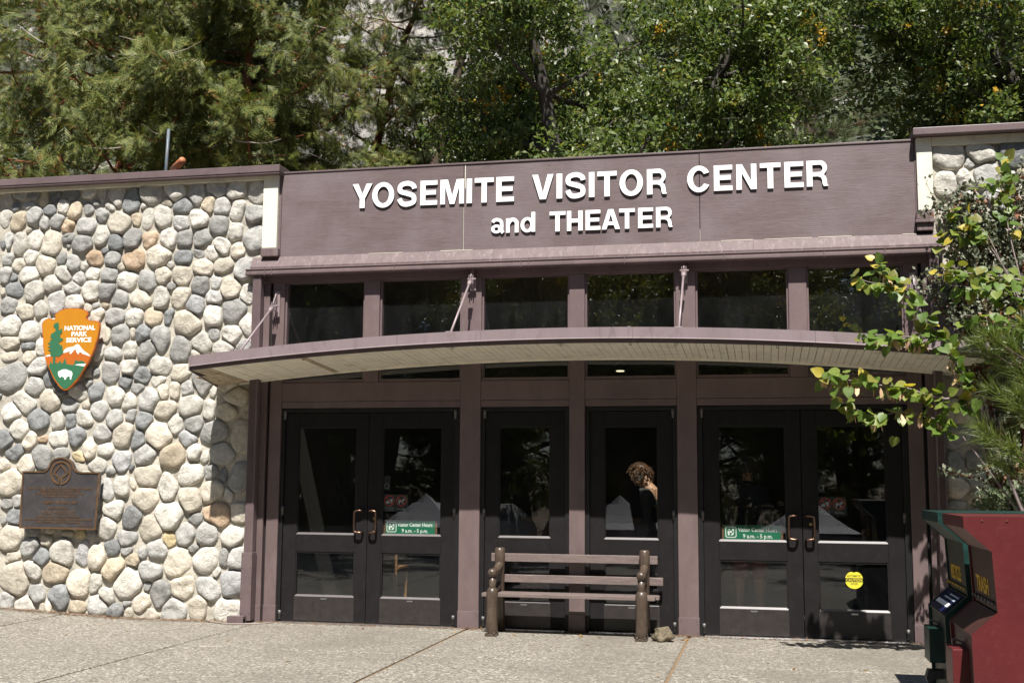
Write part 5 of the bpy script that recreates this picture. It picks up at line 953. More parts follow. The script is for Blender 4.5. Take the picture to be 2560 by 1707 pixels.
oakA = oak('black_oak', (.5, 11.0, 0), 17, 4.3, 41, 'big dark oak with forked trunk rising over the middle of the sign board', lm_oak, bk_oak, 3, 56, .34)
oakB = oak('black_oak', (11.0, 11.6, 0), 16.0, 4.2, 42, 'broad green oak above the shrub covered end of the building', lm_oak, bk_oak, 3, 60, .36)
oakC = oak('black_oak', (6.3, 13.6, 0), 9.9, 3.9, 43, 'lighter oak dotted with yellow leaves between the two larger oaks', lm_oak2, bk_oak, 3, 62, .40)
oak('black_oak', (-.4, 16.2, 0), 19, 4.2, 44, 'tall shaded oak filling the gap behind the big forked oak', lm_oak, bk_oak, 2, 56, .40)
pine('dark_pine', (4.2, 20, 0), 14.5, 2.6, 51, 'dark pine with bare trunk showing between the oaks', lm_pin, bk_pin, 7, nlen=.24, step=3.2)
pine('dark_pine', (5.9, 27, 0), 25, 3.2, 52, 'tall fuzzy pine rising behind the lighter oak', lm_pin, bk_pin, 9, nlen=.28, step=3.2)
pine('dark_pine', (-.6, 22, 0), 18, 3.0, 53, 'slim pine in the gap beside the big oak trunk', lm_pin, bk_pin, 6, nlen=.24, step=2.6)

# ---------------------------------------------------------------- mountainside: granite cliff and wooded slope
def granite():
    m, n, b, o = _nodes('granite_cliff'); v = _map(n, (1, 1, .25), geo=True); v2 = _map(n, geo=True)
    c = _ramp(n, _noise(n, v, .12, 8, .65, 1.2), [(.3, (.20, .19, .18)), (.5, (.36, .345, .32)), (.7, (.47, .44, .39))]); c = _mix(n, _ramp(n, _noise(n, v, .5, 8, .7, 1.0), [(.55, (0, 0, 0)), (.68, (.8,)*3)]), c, (.13, .125, .12))
    c = _mix(n, _ramp(n, _noise(n, v2, .08, 4, .6), [(.58, (0, 0, 0)), (.7, (.6,)*3)]), c, (.40, .31, .21)); 
    sx = n.nodes.new('ShaderNodeSeparateXYZ'); n.links.new(v2, sx.inputs[0])
    def ms(op, a_, b_):
        q = n.nodes.new('ShaderNodeMath'); q.operation = op
        for i_, z_ in enumerate((a_, b_)):
            if isinstance(z_, (int, float)): q.inputs[i_].default_value = z_
            else: n.links.new(z_, q.inputs[i_])
        return q.outputs[0]
    off = ms('MULTIPLY', ms('SUBTRACT', _noise(n, v2, .06, 6, .65), .5), 26); dist = ms('ABSOLUTE', ms('ADD', ms('ADD', sx.outputs[0], 43.0), off), 0.0)
    veg = _ramp(n, ms('DIVIDE', dist, 60.0), [(.32, (0, 0, 0)), (.37, (1, 1, 1))]); patch = _ramp(n, _noise(n, v2, .11, 6, .6), [(.55, (1, 1, 1)), (.62, (.15,)*3)])
    scrub = _ramp(n, _noise(n, v2, .9, 5, .7), [(.3, (.022, .028, .013)), (.7, (.06, .065, .032))]); c = _mix(n, _mix(n, 1.0, veg, patch, 'MULTIPLY'), c, scrub)
    n.links.new(c, b.inputs['Base Color']); b.inputs['Roughness'].default_value = .9; _bump(n, b, _noise(n, v, .6, 9, .7, .6), 1.0, 1.2); return m
m_gran = granite()
def cliff(x): return 1/(1+math.exp(-(x+64)/3.5))/(1+math.exp((x+22)/3.5))
def hill_z(x, y):
    s = max(0, y-95)*.72; cl = cliff(x); k = 1/(1+math.exp(-(y-150-4*math.sin(x*.11))/3.0))
    z = s*(1-.6*cl*(1-k))+cl*k*46
    return z+6*mnoise.noise(Vector((x*.03, y*.03, 1)))*min(1, max(0, y-90)/30)+2.2*mnoise.noise(Vector((x*.13, y*.13, 5)))*min(1, max(0, y-90)/20)-1.5
xs = np.linspace(-260, 260, 131); ys = np.concatenate([np.linspace(85, 320, 118), np.linspace(330, 600, 14)]); V = [(x, y, hill_z(x, y)) for y in ys for x in xs]; nx = len(xs)
quads = [(j*nx+i, j*nx+i+1, (j+1)*nx+i+1, (j+1)*nx+i) for j in range(len(ys)-1) for i in range(nx-1)]
tag(link('mountainside', mesh_np('mountainside', V, quads=quads, smooth=True), m_gran), kind='structure')
lm_far = leafmat('far_forest', [(.040, .058, .026), (.055, .075, .032), (.075, .088, .040), (.09, .095, .05)], .7, .1, .2)
fr = random.Random(3); nr = np.random.default_rng(3); pos = []; sz = []
while len(pos) < 3600:
    x, y = fr.uniform(-150, 75), fr.uniform(112, 300); cl = cliff(x)
    if cl > .5 and fr.random() < (.97 if y > 143 else .25): continue
    if mnoise.noise(Vector((x*.05, y*.05, 9))) > .30 and fr.random() < .85: continue
    pos.append((x, y, hill_z(x, y))); sz.append(fr.uniform(2.2, 6.5))
pos = np.array(pos); sz = np.array(sz); K = 26; N = len(pos)
u = nr.random((N, K)); th = nr.random((N, K))*6.283; rr = (1-u)**.8*.34*(.55+.45*nr.random((N, K)))
P = np.stack([rr*np.cos(th), rr*np.sin(th), u*1.0+.05], 2)*sz[:, None, None]+pos[:, None, :]; P = P.reshape(-1, 3); M_ = len(P); fwd = np.stack([np.cos(th), np.sin(th), np.full_like(th, -.25)], 2).reshape(-1, 3)+nr.normal(0, .35, (M_, 3)); f, s, n = frames(fwd, nr.normal(0, .4, (M_, 3))+np.array([0, -.5, .8]), nr)
V, T = scatter(LEAF2, LEAF2_T, P, f, s, n, np.repeat(sz, K)*.30*nr.uniform(.6, 1.3, M_)); o = link('hillside_forest', mesh_np('hillside_forest', V, tris=T), lm_far)
tag(o, 'far conifers and scrub covering the mountain slope', 'forest', kind='stuff')

# ---------------------------------------------------------------- grove and stalls across the plaza (seen in the glass)
for k, (src, x, y, rz, lab) in enumerate(((oakB, -13, -14.9, 1.0, 'oak across the plaza mirrored in the doors beside the stone wall'), (oakA, -5.2, -14.6, 2.2, 'oak across the plaza mirrored in the window panes over the bench'), (oakC, 1.5, -14.7, .4, 'oak across the plaza mirrored in the middle doors'), (oakB, 8.2, -14.8, 4.0, 'oak across the plaza mirrored in the doors by the bins'), (oakA, 15, -14.9, 5.1, 'oak across the plaza at the far end of the mirrored grove'), (oakC, -21, -15.2, 3.1, 'oak across the plaza beyond the mirrored stone wall'))):
    c = copy_tree(src); c.location = (x, y, -.2); c.rotation_euler = (0, 0, rz); c['label'] = lab; c['group'] = 'oaks across the plaza'
for k in range(16):
    c = copy_tree((oakA, oakB, oakC)[k % 3]); c.location = (-44+k*5.8, -55-5*(k % 2), -3.2); c.rotation_euler = (0, 0, k*1.7); c.scale = (2.0, 2.0, 1.9); c['label'] = 'oak in the back row of the grove across the plaza'; c['group'] = 'back row oaks across the plaza'
for k in range(9):
    c = copy_tree(cedA); c.location = (-30+k*7.0, -40-2.5*(k % 2), -5.6); c.rotation_euler = (0, 0, k*2.1); c.scale = (1.3, 1.3, 1.5); c['label'] = 'cedar in the belt of conifers across the plaza'; c['group'] = 'cedars across the plaza'
m_tent = simple('tent_white', (.42, .42, .44), .7, .06, 3); m_tentn = simple('tent_navy', (.03, .035, .10), .6, .1, 3)
def tent(x, y, z, w_, lab, stripe=True):
    r = thing('canopy_tent', (x, y, z), lab, 'tent'); h0, h1 = 2.05, 3.1
    for sx in (-1, 1):
        for sy in (-1, 1): mb = MB(); mb.box(x+sx*w_/2-.02, x+sx*w_/2+.02, y+sy*w_/2-.02, y+sy*w_/2+.02, z, z+h0); mb.build('leg', m_steel, r)
    n = 8; V = []
    for j in range(n+1):
        for i in range(n+1):
            a, b = i/n*2-1, j/n*2-1; q = max(abs(a), abs(b)); V.append((x+a*w_/2, y+b*w_/2, z+h0+(h1-h0)*(1-q)**1.25))
    mb = MB(); mb.add(V, [(j*(n+1)+i, j*(n+1)+i+1, (j+1)*(n+1)+i+1, (j+1)*(n+1)+i) for j in range(n) for i in range(n)]); mb.build('roof', m_tent, r)
    for sx, sy in ((0, -1), (0, 1), (-1, 0), (1, 0)):
        mb = MB(); e = .012
        if sx == 0: mb.box(x-w_/2, x+w_/2, y+sy*(w_/2+.006)-.004, y+sy*(w_/2+.006)+.004, z+h0-.25, z+h0-.002)
        else: mb.box(x+sx*(w_/2+.006)-.004, x+sx*(w_/2+.006)+.004, y-w_/2, y+w_/2, z+h0-.25, z+h0-.002)
        mb.build('valance', m_tentn, r)
tent(5.2, -25.5, -2.0, 2.9, 'white tent with navy valance across the plaza mirrored in the doors by the bins'); tent(-7.0, -26, -2.0, 2.9, 'white pop up tent across the plaza mirrored in the doors by the stone wall'); tent(-.6, -26, -2.0, 2.7, 'white pop up tent across the plaza mirrored in the middle doors')
rock('boulder', (-1.9, -14.2, -.05), (.9, .7, .7), SM['L'], 8, 'grey granite boulder at the plaza edge mirrored in the lower door glass', 'boulder', 4)
rock('boulder', (6.9, -13.6, -.05), (.8, .7, .65), SM['L'], 9, 'grey granite boulder at the plaza edge near the bins', 'boulder', 4)
# ---------------------------------------------------------------- shrubs by the right-hand wall
BR = {'A': [(5.62, -1.6, 2.11), (5.52, -1.62, 2.31), (5.42, -1.64, 2.49), (5.33, -1.66, 2.64), (5.23, -1.68, 2.75), (5.15, -1.69, 2.87), (5.07, -1.71, 3.01), (4.99, -1.73, 3.11), (4.91, -1.75, 3.2)],
      'A2': [(5.11, -1.72, 2.96), (5.01, -1.75, 3.01), (4.92, -1.78, 3.02), (4.82, -1.82, 3.03), (4.72, -1.85, 3.06)],
      'B': [(5.34, -1.63, 2.62), (5.23, -1.66, 2.59), (5.12, -1.7, 2.6), (4.98, -1.73, 2.61), (4.86, -1.77, 2.61), (4.75, -1.8, 2.58)],
      'C': [(5.60, -1.55, 2.02), (5.39, -1.58, 2.11), (5.25, -1.61, 2.14), (5.11, -1.64, 2.19), (4.97, -1.68, 2.21), (4.83, -1.71, 2.22), (4.69, -1.74, 2.25), (4.55, -1.77, 2.26), (4.4, -1.8, 2.3)],
      'D': [(5.49, -1.5, 1.86), (5.37, -1.53, 1.93), (5.22, -1.57, 1.98), (5.04, -1.6, 2.01), (4.86, -1.63, 1.97), (4.73, -1.67, 2.01), (4.63, -1.7, 2.06)],
      'E': [(6.15, -1.3, 3.09), (6.07, -1.28, 3.1), (5.96, -1.27, 3.13), (5.82, -1.25, 3.16), (5.68, -1.23, 3.18), (5.55, -1.22, 3.2), (5.45, -1.2, 3.22)],
      'E2': [(6.14, -1.35, 2.92), (6.06, -1.34, 2.94), (5.87, -1.32, 3.01), (5.71, -1.31, 3.04), (5.54, -1.3, 3.07)],
      'E3': [(6.1, -1.4, 2.6), (5.9, -1.42, 2.72), (5.72, -1.45, 2.78), (5.55, -1.48, 2.80)],
      'F': [(6.06, -.9, 3.57), (6.07, -.86, 3.76), (6.06, -.82, 3.96), (6.09, -.79, 4.13), (6.09, -.75, 4.3)],
      'F2': [(6.08, -.85, 3.92), (5.97, -.82, 3.97), (5.89, -.8, 3.99)],
      'G': [(5.9, -.95, 3.5), (5.76, -.95, 3.66), (5.68, -.95, 3.73), (5.59, -.95, 3.78)],
      'G2': [(5.84, -.95, 3.53), (5.64, -.97, 3.57), (5.5, -1.0, 3.54)]}
def heart():
    o = [(0, .02), (-.10, .16), (-.06, .34), (.10, .47), (.34, .50), (.60, .38), (.84, .18), (1.02, 0)]
    pts = [(x, y) for x, y in o]; V = []; F = []
    for x, y in pts: V.append((x, y, .16*y-.10*x*x))
    n = len(pts)
    for x, y in pts: V.append((x, -y, .16*y-.10*x*x))
    V.append((.30, 0, -.03)); c = len(V)-1; V.append((.65, 0, -.05)); c2 = len(V)-1
    for a in (0, n):
        for i in range(n-1):
            q = (a+i, a+i+1, c if i < 4 else c2); F.append(q if a == 0 else q[::-1])
        q = (a+4, c2, c); F.append(q if a == 0 else q[::-1])
    me = bpy.data.meshes.new('leaf'); me.from_pydata(V, [], F); me.polygons.foreach_set('use_smooth', [True]*len(F)); return me
def solidleaf(name, a, b_, spot):
    m, n, b, o = _nodes(name); v = _map(n, (1, 1, 1), True); c = _ramp(n, _noise(n, v, 2.2, 4, .6), [(.35, a), (.7, b_)]); c = _mix(n, _ramp(n, _noise(n, v, 5, 3, .6), [(.62, (0, 0, 0)), (.72, (.7,)*3)]), c, spot)
    n.links.new(c, b.inputs['Base Color']); b.inputs['Roughness'].default_value = .45; t = n.nodes.new('ShaderNodeBsdfTranslucent'); n.links.new(_mix(n, 1.0, c, (1.4, 1.4, .6), 'MULTIPLY'), t.inputs[0]); x = n.nodes.new('ShaderNodeMixShader'); x.inputs[0].default_value = .38
    n.links.new(b.outputs[0], x.inputs[1]); n.links.new(t.outputs[0], x.inputs[2]); n.links.new(x.outputs[0], o.inputs[0]); return m
lv = [(solidleaf('redbud_green', (.085, .15, .025), (.13, .20, .035), (.20, .15, .03)), 10), (solidleaf('redbud_lime', (.14, .20, .035), (.22, .26, .05), (.26, .17, .03)), 4), (solidleaf('redbud_olive', (.17, .18, .04), (.24, .22, .05), (.22, .11, .03)), 2), (solidleaf('redbud_yellow', (.42, .33, .04), (.50, .42, .08), (.30, .20, .03)), 1)]
hm = heart(); hms = []
for m_, wgt in lv:
    q = hm.copy(); q.materials.append(m_); hms += [q]*wgt
hy = hms[-1]
m_twig = simple('redbud_bark', (.19, .15, .14), .7, .25, 12, .3, 60); m_pod = simple('seed_pod', (.50, .33, .20), .7, .2, 12)
rb = thing('redbud_shrub', (6.15, -1.5, 0), 'redbud shrub with heart shaped leaves and tan pods reaching across the canopy end', 'shrub')
rr_ = random.Random(17); px, py, pz = wloc(rb); pm = MB(); pm.add([(0, 0, 0), (.012, 0, -.03), (.014, 0, -.08), (0, 0, -.105), (-.014, 0, -.08), (-.012, 0, -.03), (0, .004, -.055), (0, -.004, -.055)], [(i, (i+1) % 6, 6) for i in range(6)]+[((i+1) % 6, i, 7) for i in range(6)])
mpod = bpy.data.meshes.new('seed_pod'); mpod.from_pydata(pm.v, [], pm.f); mpod.materials.append(m_pod)
stems = {'A': (6.05, -1.52, .9), 'C': (6.05, -1.5, 1.0), 'D': (6.0, -1.45, 1.1), 'E': (6.5, -1.35, 2.2), 'E2': (6.5, -1.38, 2.0), 'E3': (6.3, -1.4, 1.8), 'F': (6.2, -1.05, 2.6), 'G': (6.15, -1.0, 2.7), 'G2': (6.12, -1.0, 2.9)}
nleaf = 0; podn = 0; XV = []; XT = []; XM = []; hco = np.array([tuple(v.co) for v in hm.vertices]); hfc = [tuple(q.vertices) for q in hm.polygons]; lvm = [m_ for m_, _ in lv]
for key, P in BR.items():
    Pv = [Vector(p) for p in P]; full = Pv
    if key in stems: s_ = Vector(stems[key]); full = [Vector((6.15+.05*rr_.random(), -1.5, -.02)), Vector((6.15, -1.5, .0)).lerp(s_, .6)+Vector((.05, 0, .1)), s_]+Pv
    sp = smoothpath([tuple(p) for p in full], 4); r0 = .016 if key in 'ACE' else .009
    mb = MB(); mb.tube(sp, taper(r0, .0025, len(sp)), 6); mb.build('branch', m_twig, rb)
    L = 0; sgn = 1; sp2 = smoothpath(P, 10); last = None
    for a, b in zip(sp2[:-1], sp2[1:]):
        L += np.linalg.norm(b-a)
        if L > .044:
            L = 0; sgn = -sgn; d = Vector(b-a).normalized(); p = Vector(b)
            for rep in range(rr_.choice((3, 3, 4, 4))):
                s = rr_.uniform(.068, .104)*(1 if key[0] not in 'FG' else .95)
                side = Vector((0, 0, 1)).cross(d)*sgn*(1 if rep % 2 == 0 else -1); fw = (d*rr_.uniform(.0, .7)+side*rr_.uniform(.2, .9)+Vector((rr_.gauss(0, .35), rr_.uniform(-.5, .25), rr_.uniform(-1.0, .35)))).normalized()
                nm = Vector((rr_.gauss(0, .45), -.75+rr_.gauss(0, .35), .75+rr_.gauss(0, .35))); nm = (nm-fw*nm.dot(fw)).normalized(); sd = nm.cross(fw)
                pick = rr_.choice(hms) if key[0] not in 'FG' else rr_.choice(hms+[hy]*3)
                q = p+fw*.02+Vector((rr_.gauss(0, .03), rr_.gauss(0, .04), rr_.gauss(-.005, .04)))
                MX = Matrix(((fw.x*s, sd.x*s, nm.x*s, q.x-px), (fw.y*s, sd.y*s, nm.y*s, q.y-py), (fw.z*s, sd.z*s, nm.z*s, q.z-pz), (0, 0, 0, 1)))
                if nleaf < 298 and rep < 2:
                    o = bpy.data.objects.new('leaf', pick); COL.objects.link(o); o.parent = rb; o.matrix_local = MX; nleaf += 1
                else:
                    k0 = len(XV); XV.extend([tuple(MX @ Vector(c)) for c in hco]); XT.extend([tuple(i+k0 for i in f) for f in hfc]); XM.extend([lvm.index(pick.materials[0])]*len(hfc))
            if key in ('A', 'B', 'C', 'D') and rr_.random() < .55:
                for _ in range(rr_.choice((1, 2, 3))):
                    o = bpy.data.objects.new('seed_pod', mpod); COL.objects.link(o); o.parent = rb; q = p+Vector((rr_.gauss(0, .02), rr_.gauss(0, .02), -.02)); o.location = (q.x-px, q.y-py, q.z-pz); o.rotation_euler = (rr_.gauss(0, .25), rr_.gauss(0, .25), rr_.uniform(0, 6.28)); s = rr_.uniform(.8, 1.15); o.scale = (s, s, s)
me = bpy.data.meshes.new('more_leaves'); me.from_pydata(XV, [], XT)
for m_ in lvm: me.materials.append(m_)
me.polygons.foreach_set('material_index', XM); me.polygons.foreach_set('use_smooth', [True]*len(XT)); o = link('more_leaves', me, None, rb); o['kind'] = 'stuff'
# manzanita-like shrub against the wall
lm_man = leafmat('manzanita_leaf', [(.085, .105, .065), (.12, .14, .09), (.16, .175, .12), (.20, .20, .13)], .5, .15, .4, rare=((.24, .10, .055), 5, .62))
bk_man = barkmat('red_bark', (.075, .022, .016), (.15, .05, .035))
def shrub(name, base, clumps, seed, label, lm, bark, per, size, spread, stemr=.012):
    r = random.Random(seed); nr = np.random.default_rng(seed); root = thing(name, base, label, 'shrub'); wd = Wood(); pts = []
    for c in clumps:
        c = Vector(c); mid = Vector(base).lerp(c, .55)+Vector((r.gauss(0, .08), r.gauss(0, .06), .0)); P = smoothpath([tuple(base), tuple(mid), tuple(c)], 6); wd.limb(P, taper(stemr, .004, len(P)), 5)
        for k in range(11):
            e = c+Vector((r.gauss(0, spread), r.gauss(0, spread*.7), r.gauss(0, spread))); a = Vector(P[r.randint(8, len(P)-1)]); Q = smoothpath([tuple(a), tuple(a.lerp(e, .5)+Vector((0, 0, .03))), tuple(e)], 4); wd.limb(Q, taper(.005, .002, len(Q)), 4); pts += [q for q in Q[3:]]
    pts = np.array(pts); N = len(clumps)*per; idx = nr.integers(0, len(pts), N); pos = pts[idx]+nr.normal(0, .028, (N, 3)); fwd = nr.normal(0, 1, (N, 3))+np.array([0, 0, .7]); up = nr.normal(0, .6, (N, 3))+np.array([0, -.7, .6]); f, s, n = frames(fwd, up, nr); V, T = scatter(LEAF2*np.array([1, 1.15, 1]), LEAF2_T, pos, f, s, n, size*nr.uniform(.7, 1.3, N))
    fo = Fol(); fo.add(V-np.array(base), T); wd.mb.build('stems', bark, root)['kind'] = 'stuff'; c = fo.build('foliage', lm, root); c['kind'] = 'stuff'; return root
mr = random.Random(8)
shrub('manzanita_shrub', (6.3, -.75, 0), [(mr.uniform(5.58, 6.35), mr.uniform(-.75, -.45), z+mr.uniform(-.08, .08)) for z in (2.75, 2.9, 3.0, 3.1, 3.2, 3.3, 3.4, 3.5, 3.6, 3.7, 3.8) for _ in range(2)]+[(mr.uniform(5.9, 6.5), mr.uniform(-.9, -.5), mr.uniform(1.4, 2.8)) for _ in range(16)]+[(mr.uniform(5.7, 6.4), mr.uniform(-.9, -.5), mr.uniform(2.6, 3.9)) for _ in range(10)]+[(5.66, -.55, 3.9), (5.7, -.55, 3.75), (6.2, -.6, 3.95), (6.3, -.6, 4.1)], 61, 'tall grey green small leaved shrub climbing the stone wall', lm_man, bk_man, 560, .044, .13, .007)
lm_low = leafmat('low_shrub_leaf', [(.10, .14, .07), (.14, .18, .09), (.20, .23, .13)], .5, .25, .4)
shrub('low_shrub', (6.0, -1.25, 0), [(x, -1.2+mr.uniform(-.15, .15), z) for x, z in ((5.72, 1.1), (5.82, 1.3), (5.95, 1.35), (6.08, 1.42), (5.9, 1.12), (6.1, 1.15), (6.25, 1.3), (5.78, .85), (6.0, .8), (6.2, .9))], 62, 'low pale leaved shrub peeking over the bins', lm_low, bk_man, 150, .052, .09, .010)
# young pine beside the wall
def sapling():
    base = (6.25, -1.95, 0); root = thing('pine_sapling', base, 'young long needled pine with bright tufts beside the stone wall', 'shrub'); r = random.Random(5); nr = np.random.default_rng(5); wd = Wood(); tp = []; td = []
    wd.limb(smoothpath([base, (6.22, -1.93, 1.0), (6.2, -1.9, 2.0), (6.25, -1.9, 3.0)], 5), taper(.04, .012, 16), 8)
    tuf = [(5.65, -1.9, 2.58), (5.81, -1.9, 2.51), (5.92, -1.9, 2.65), (5.72, -1.9, 2.4), (5.87, -1.9, 2.3), (5.67, -1.9, 2.17), (5.79, -1.9, 2.1), (5.91, -1.9, 2.17), (5.57, -1.9, 2.53), (5.84, -1.9, 2.01), (5.63, -1.9, 1.79), (5.73, -1.9, 1.7), (5.83, -1.9, 1.61), (5.54, -1.9, 1.86), (5.67, -1.9, 1.59), (6.05, -1.95, 2.4), (6.05, -1.95, 1.9), (6.1, -1.95, 2.75), (6.3, -2, 2.9), (6.5, -2, 2.5), (6.5, -1.9, 2.0)]
    for t in tuf:
        t = Vector(t)+Vector((.05, r.uniform(-.2, .2), 0)); a = Vector((6.2, -1.92, max(.8, t.z-.35))); Q = smoothpath([tuple(a), tuple(a.lerp(t, .6)+Vector((0, 0, -.03))), tuple(t)], 4); wd.limb(Q, taper(.011, .006, len(Q)), 5)
        d = (t-a).normalized()*.8+Vector((-.1, -.15, .35))
        for k in range(3): tp.append(tuple(Vector(Q[-1-k])+Vector((0, 0, 0)))); td.append(tuple(d))
    tp = np.array(tp); td = np.array(td); fo = Fol()
    for v in range(3):
        tv, tt = needle_template(90+v, 50); idx = np.arange(len(tp))[v::3]; N = len(idx); f, s, n = frames(td[idx]+nr.normal(0, .2, (N, 3)), nr.normal(0, .2, (N, 3))+np.array([0, 0, 1.]), nr); V, T = scatter(tv*np.array([1, 1, 1]), tt, tp[idx], f, s, n, .21*nr.uniform(.85, 1.2, N)); fo.add(V-np.array(base), T)
    wd.mb.build('stems', bk_pin, root)['kind'] = 'stuff'; c = fo.build('needles', leafmat('sapling_needle', [(.085, .13, .022), (.13, .18, .03), (.20, .22, .05)], .4, .2, .5, rare=((.24, .15, .06), 9, .72)), root); c['kind'] = 'stuff'
sapling()

# ---------------------------------------------------------------- people inside the lobby
m_skin = simple('skin', (.50, .27, .16), .55, .08, 12); m_hair = simple('hair_brown', (.10, .045, .018), .45, .35, 40, spec=.5); m_shirt = simple('black_top', (.045, .04, .036), .8, .15, 12); m_trs = simple('dark_trousers', (.015, .015, .018), .8, .1, 9); m_shorts = simple('rust_shorts', (.20, .030, .012), .75, .15, 9); m_navys = simple('navy_shirt', (.005, .006, .012), .8, .1, 9); m_shoe = simple('shoe_black', (.012, .011, .011), .5, .1, 9)
def skin_mesh(name, pts, edges, rad, sub=2):
    me = bpy.data.meshes.new(name); me.from_pydata(pts, edges, []); o = bpy.data.objects.new(name, me); COL.objects.link(o)
    md = o.modifiers.new('s', 'SKIN'); md.use_smooth_shade = True
    if not me.skin_vertices:
        bpy.context.view_layer.objects.active = o; 
        me.attributes.get('skin') 
    for i, sv in enumerate(me.skin_vertices[0].data):
        rr = rad[i]; sv.radius = (rr, rr) if np.isscalar(rr) else rr; sv.use_root = (i == 0)
    m2 = o.modifiers.new('u', 'SUBSURF'); m2.levels = sub; m2.render_levels = sub
    COL.objects.unlink(o); return _evalmesh(o)
def person(loc, rz, label, top, bottom, shorts, curly, bow=.25, h=1.0):
    root = thing('person', loc, label, 'person', rz=rz)
    J = {}; pts = []; rad = []; E = []
    def add(n, p, r, par=None):
        J[n] = len(pts); pts.append(tuple(q*h for q in p)); rad.append(r if np.isscalar(r) else r)
        if par is not None: E.append((J[par], J[n]))
    add('pel', (0, 0, .92), (.125, .095)); add('belly', (.01, 0, 1.06), (.12, .09), 'pel'); add('chest', (0, 0, 1.24), (.14, .10), 'belly'); add('neck', (.01, 0, 1.375), (.06, .06), 'chest')
    hx = .03+bow*.16; add('neck2', (.03+bow*.05, 0, 1.425), .052, 'neck'); add('head', (hx, 0, 1.50-bow*.04), (.075, .088), 'neck2'); add('crown', (hx+.02*bow, 0, 1.585-bow*.05), (.072, .08), 'head'); add('chin', (hx+.05, 0, 1.455-bow*.07), .035, 'head'); add('nose', (hx+.098, 0, 1.497-bow*.08), .012, 'head')
    for s in (-1, 1):
        S = 'LR'[s > 0]; add('sh'+S, (0, s*.165, 1.325), .055, 'chest'); add('el'+S, (-.01, s*.205, 1.06), .040, 'sh'+S); add('wr'+S, (.10, s*.18, .86), .027, 'el'+S); add('pa'+S, (.13, s*.175, .80), (.036, .018), 'wr'+S)
        for k, (dx, dz, L) in enumerate(((.022, -.01, .075), (.008, -.02, .085), (-.006, -.02, .08), (-.02, -.015, .065))): add('f%d%s' % (k, S), (.15+dx, s*.172, .77+dz), .0085, 'pa'+S); add('g%d%s' % (k, S), (.155+dx*1.2, s*.160, .77+dz-L*.6), .0075, 'f%d%s' % (k, S))
        add('th'+S, (.165, s*.150, .80), .010, 'pa'+S); add('hip'+S, (0, s*.088, .86), .085, 'pel'); add('kn'+S, (.02, s*.095, .48), .056, 'hip'+S); add('an'+S, (-.01, s*.10, .09), .036, 'kn'+S); add('to'+S, (.13, s*.11, .035), .034, 'an'+S)
    rad = [tuple(q*h for q in r) if not np.isscalar(r) else r*h for r in rad]
    link('body', skin_mesh('body', pts, E, rad), m_skin, root)
    def garment(nm, names, grow, mat, extra=None):
        ids = [J[n] for n in names]; mp = {j: i for i, j in enumerate(ids)}; p2 = [pts[j] for j in ids]; r2 = [(tuple(q+grow for q in rad[j]) if not np.isscalar(rad[j]) else rad[j]+grow) for j in ids]; e2 = [(mp[a], mp[b]) for a, b in E if a in mp and b in mp]
        if extra: extra(p2, r2, e2, names)
        link(nm, skin_mesh(nm, p2, e2, r2), mat, root)
    garment('shirt', ['belly', 'chest', 'pel', 'shL', 'shR', 'elL', 'elR', 'wrL', 'wrR']+(['neck', 'neck2'] if shorts else []), .020*h, top)
    def cut(p2, r2, e2, names):
        if shorts:
            for S in 'LR': i = names.index('kn'+S); q = p2[i]; p2[i] = (q[0], q[1], q[2]-.02); r2[i] = .098*h
    garment('trousers' if not shorts else 'shorts', ['pel', 'hipL', 'hipR', 'knL', 'knR']+([] if shorts else ['anL', 'anR']), .022*h, bottom, cut)
    for s in (-1, 1): S = 'LR'[s > 0]; a, b = Vector(pts[J['an'+S]]), Vector(pts[J['to'+S]]); mb = MB(); me = skin_mesh('shoe', [tuple(a+Vector((-.03, 0, -.045*h))), tuple(b)], [(0, 1)], [.046*h, .044*h], 1); link('shoe', me, m_shoe, root)
    hc = Vector(pts[J['crown']]); mb = MB(); rh = random.Random(3)
    n = 190 if curly else 60
    for k in range(n):
        d = Vector((rh.gauss(0, 1), rh.gauss(0, 1), rh.gauss(0, 1))).normalized()
        if d.z < -.75 or (d.x > .55 and d.z < .15): continue
        p = hc+Vector((d.x*.092, d.y*.088, d.z*.092-.012))*h; R_ = rh.uniform(.012, .024)*h*(1 if curly else .7); a0 = rh.uniform(0, 6.28); t_ = d.orthogonal().normalized(); b_ = d.cross(t_)
        mb.tube([p+(t_*math.cos(a0+u)*R_+b_*math.sin(a0+u)*R_)+d*(.010*u-.004-.0*u)*h-Vector((0, 0, .006*u))*h for u in np.linspace(0, 6.5, 9)], taper(.0075*h, .003*h, 9), 5, True)
    bm = bmesh.new(); bmesh.ops.create_icosphere(bm, subdivisions=3, radius=1)
    for v in bm.verts: v.co = hc+Vector((v.co.x*.092-.012, v.co.y*.090, v.co.z*.088+.004 if v.co.x < .4 or v.co.z > .2 else v.co.z*.03+.04))*h
    mb_h = MB(); mb_h.bm(bm, None, True); me = bpy.data.meshes.new('hair'); me.from_pydata(mb_h.v+mb.v, [], mb_h.f+[tuple(i+mb_h.n for i in f) for f in mb.f]); me.polygons.foreach_set('use_smooth', [True]*len(me.polygons)); link('hair', me, m_hair if not shorts else m_shoe, root)
    for s in (-1, 1):
        e = Vector(pts[J['head']])+Vector((.066, s*.03, .005))*h; mb = MB(); mb.tube([e, e+Vector((.006, 0, 0))], [.010, .004], 8); mb.build('eye', m_black, root) if False else link('eye', (lambda b: (b.from_pydata(mb.v, [], mb.f), b)[1])(bpy.data.meshes.new('eye')), m_ink, root)
    return root
person((2.80, 1.02, .0), R(168), 'person with curly brown hair in a black top looking down inside the middle door', m_shirt, m_trs, False, True, .55, 1.0)
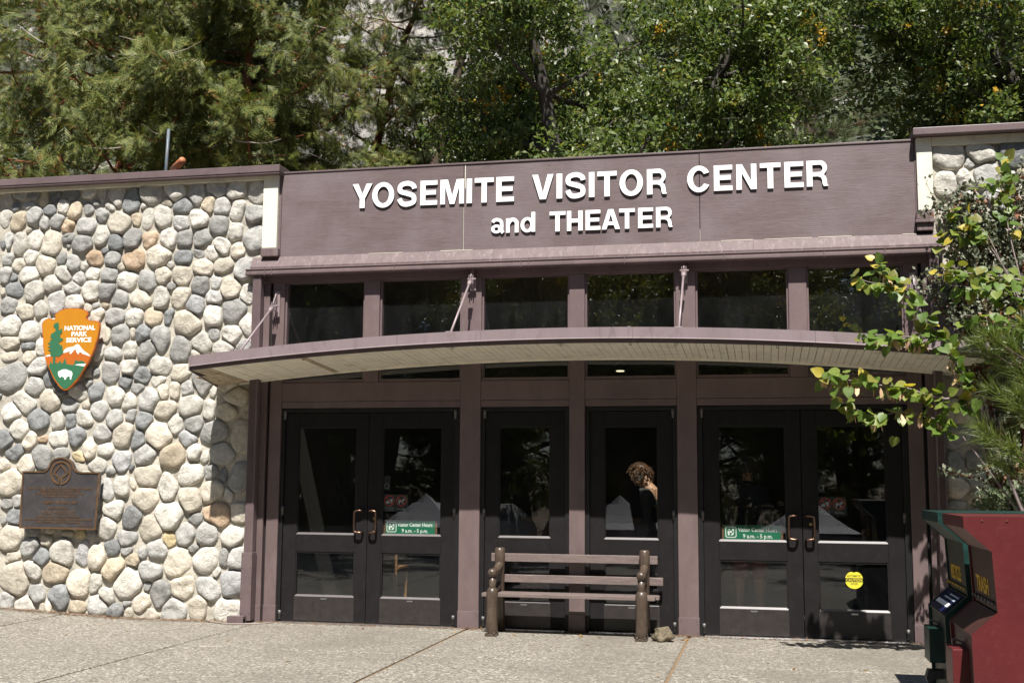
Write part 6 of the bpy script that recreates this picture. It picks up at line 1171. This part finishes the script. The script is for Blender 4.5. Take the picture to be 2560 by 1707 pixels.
person((3.80, .55, .0), R(100), 'person in long rust red shorts standing inside the door right of the rock', m_navys, m_shorts, True, False, .1, 1.02)

# ---------------------------------------------------------------- fallen leaves
dry = [solidleaf('dry_tan', (.35, .22, .10), (.45, .30, .15), (.2, .1, .04)), solidleaf('dry_brown', (.16, .08, .035), (.26, .14, .06), (.1, .05, .02))]
dm_ = []
for m_ in dry: q = hm.copy(); q.materials.clear(); q.materials.append(m_); dm_.append(q)
fr = random.Random(12)
for k in range(34):
    x, y = (fr.uniform(-4.2, 5.2), fr.uniform(-.45, -.12)) if k < 24 else (fr.uniform(-3.5, 5), fr.uniform(-2.6, -.4)); o = bpy.data.objects.new('fallen_leaf', fr.choice(dm_)); COL.objects.link(o); s = fr.uniform(.018, .045)
    o.location = (x, y, gz(x)+.006); o.scale = (s, s, s); o.rotation_euler = (fr.gauss(0, .25), fr.gauss(0, .25), fr.uniform(0, 6.28)); tag(o, 'small dry brown leaf lying on the paving', 'leaf', 'dry leaves scattered on the paving')

# needle litter swept against the foot of the walls
nr = np.random.default_rng(77); N = 5200; u = nr.random(N); wall = nr.random(N) < .62
xx = np.where(wall, -6.3+5.1*nr.random(N), -1.1+6.6*nr.random(N)); yy = np.where(wall, -.13-np.abs(nr.normal(0, .07, N)), -.07-np.abs(nr.normal(0, .035, N))); far = nr.random(N) < .06; yy = np.where(far, -.1-nr.random(N)*1.2, yy)
zz = np.array([gz(q) for q in xx])+.004+nr.random(N)*.012; th = nr.random(N)*6.283; f = np.stack([np.cos(th), np.sin(th), nr.normal(0, .12, N)], 1); f, s, n = frames(f, np.tile([0, 0, 1.], (N, 1))+nr.normal(0, .2, (N, 3)), nr)
V, T = scatter(np.array([(0, -.05, 0), (0, .05, 0), (1, 0, .02)]), np.array([(0, 1, 2)]), np.stack([xx, yy, zz], 1), f, s, n, nr.uniform(.03, .075, N)); o = link('pine_litter', mesh_np('pine_litter', V, tris=T), leafmat('litter', [(.12, .06, .03), (.22, .12, .06), (.32, .19, .10)], .8, .05, .2)); tag(o, 'brown needle litter swept against the foot of the walls', 'litter', kind='stuff')
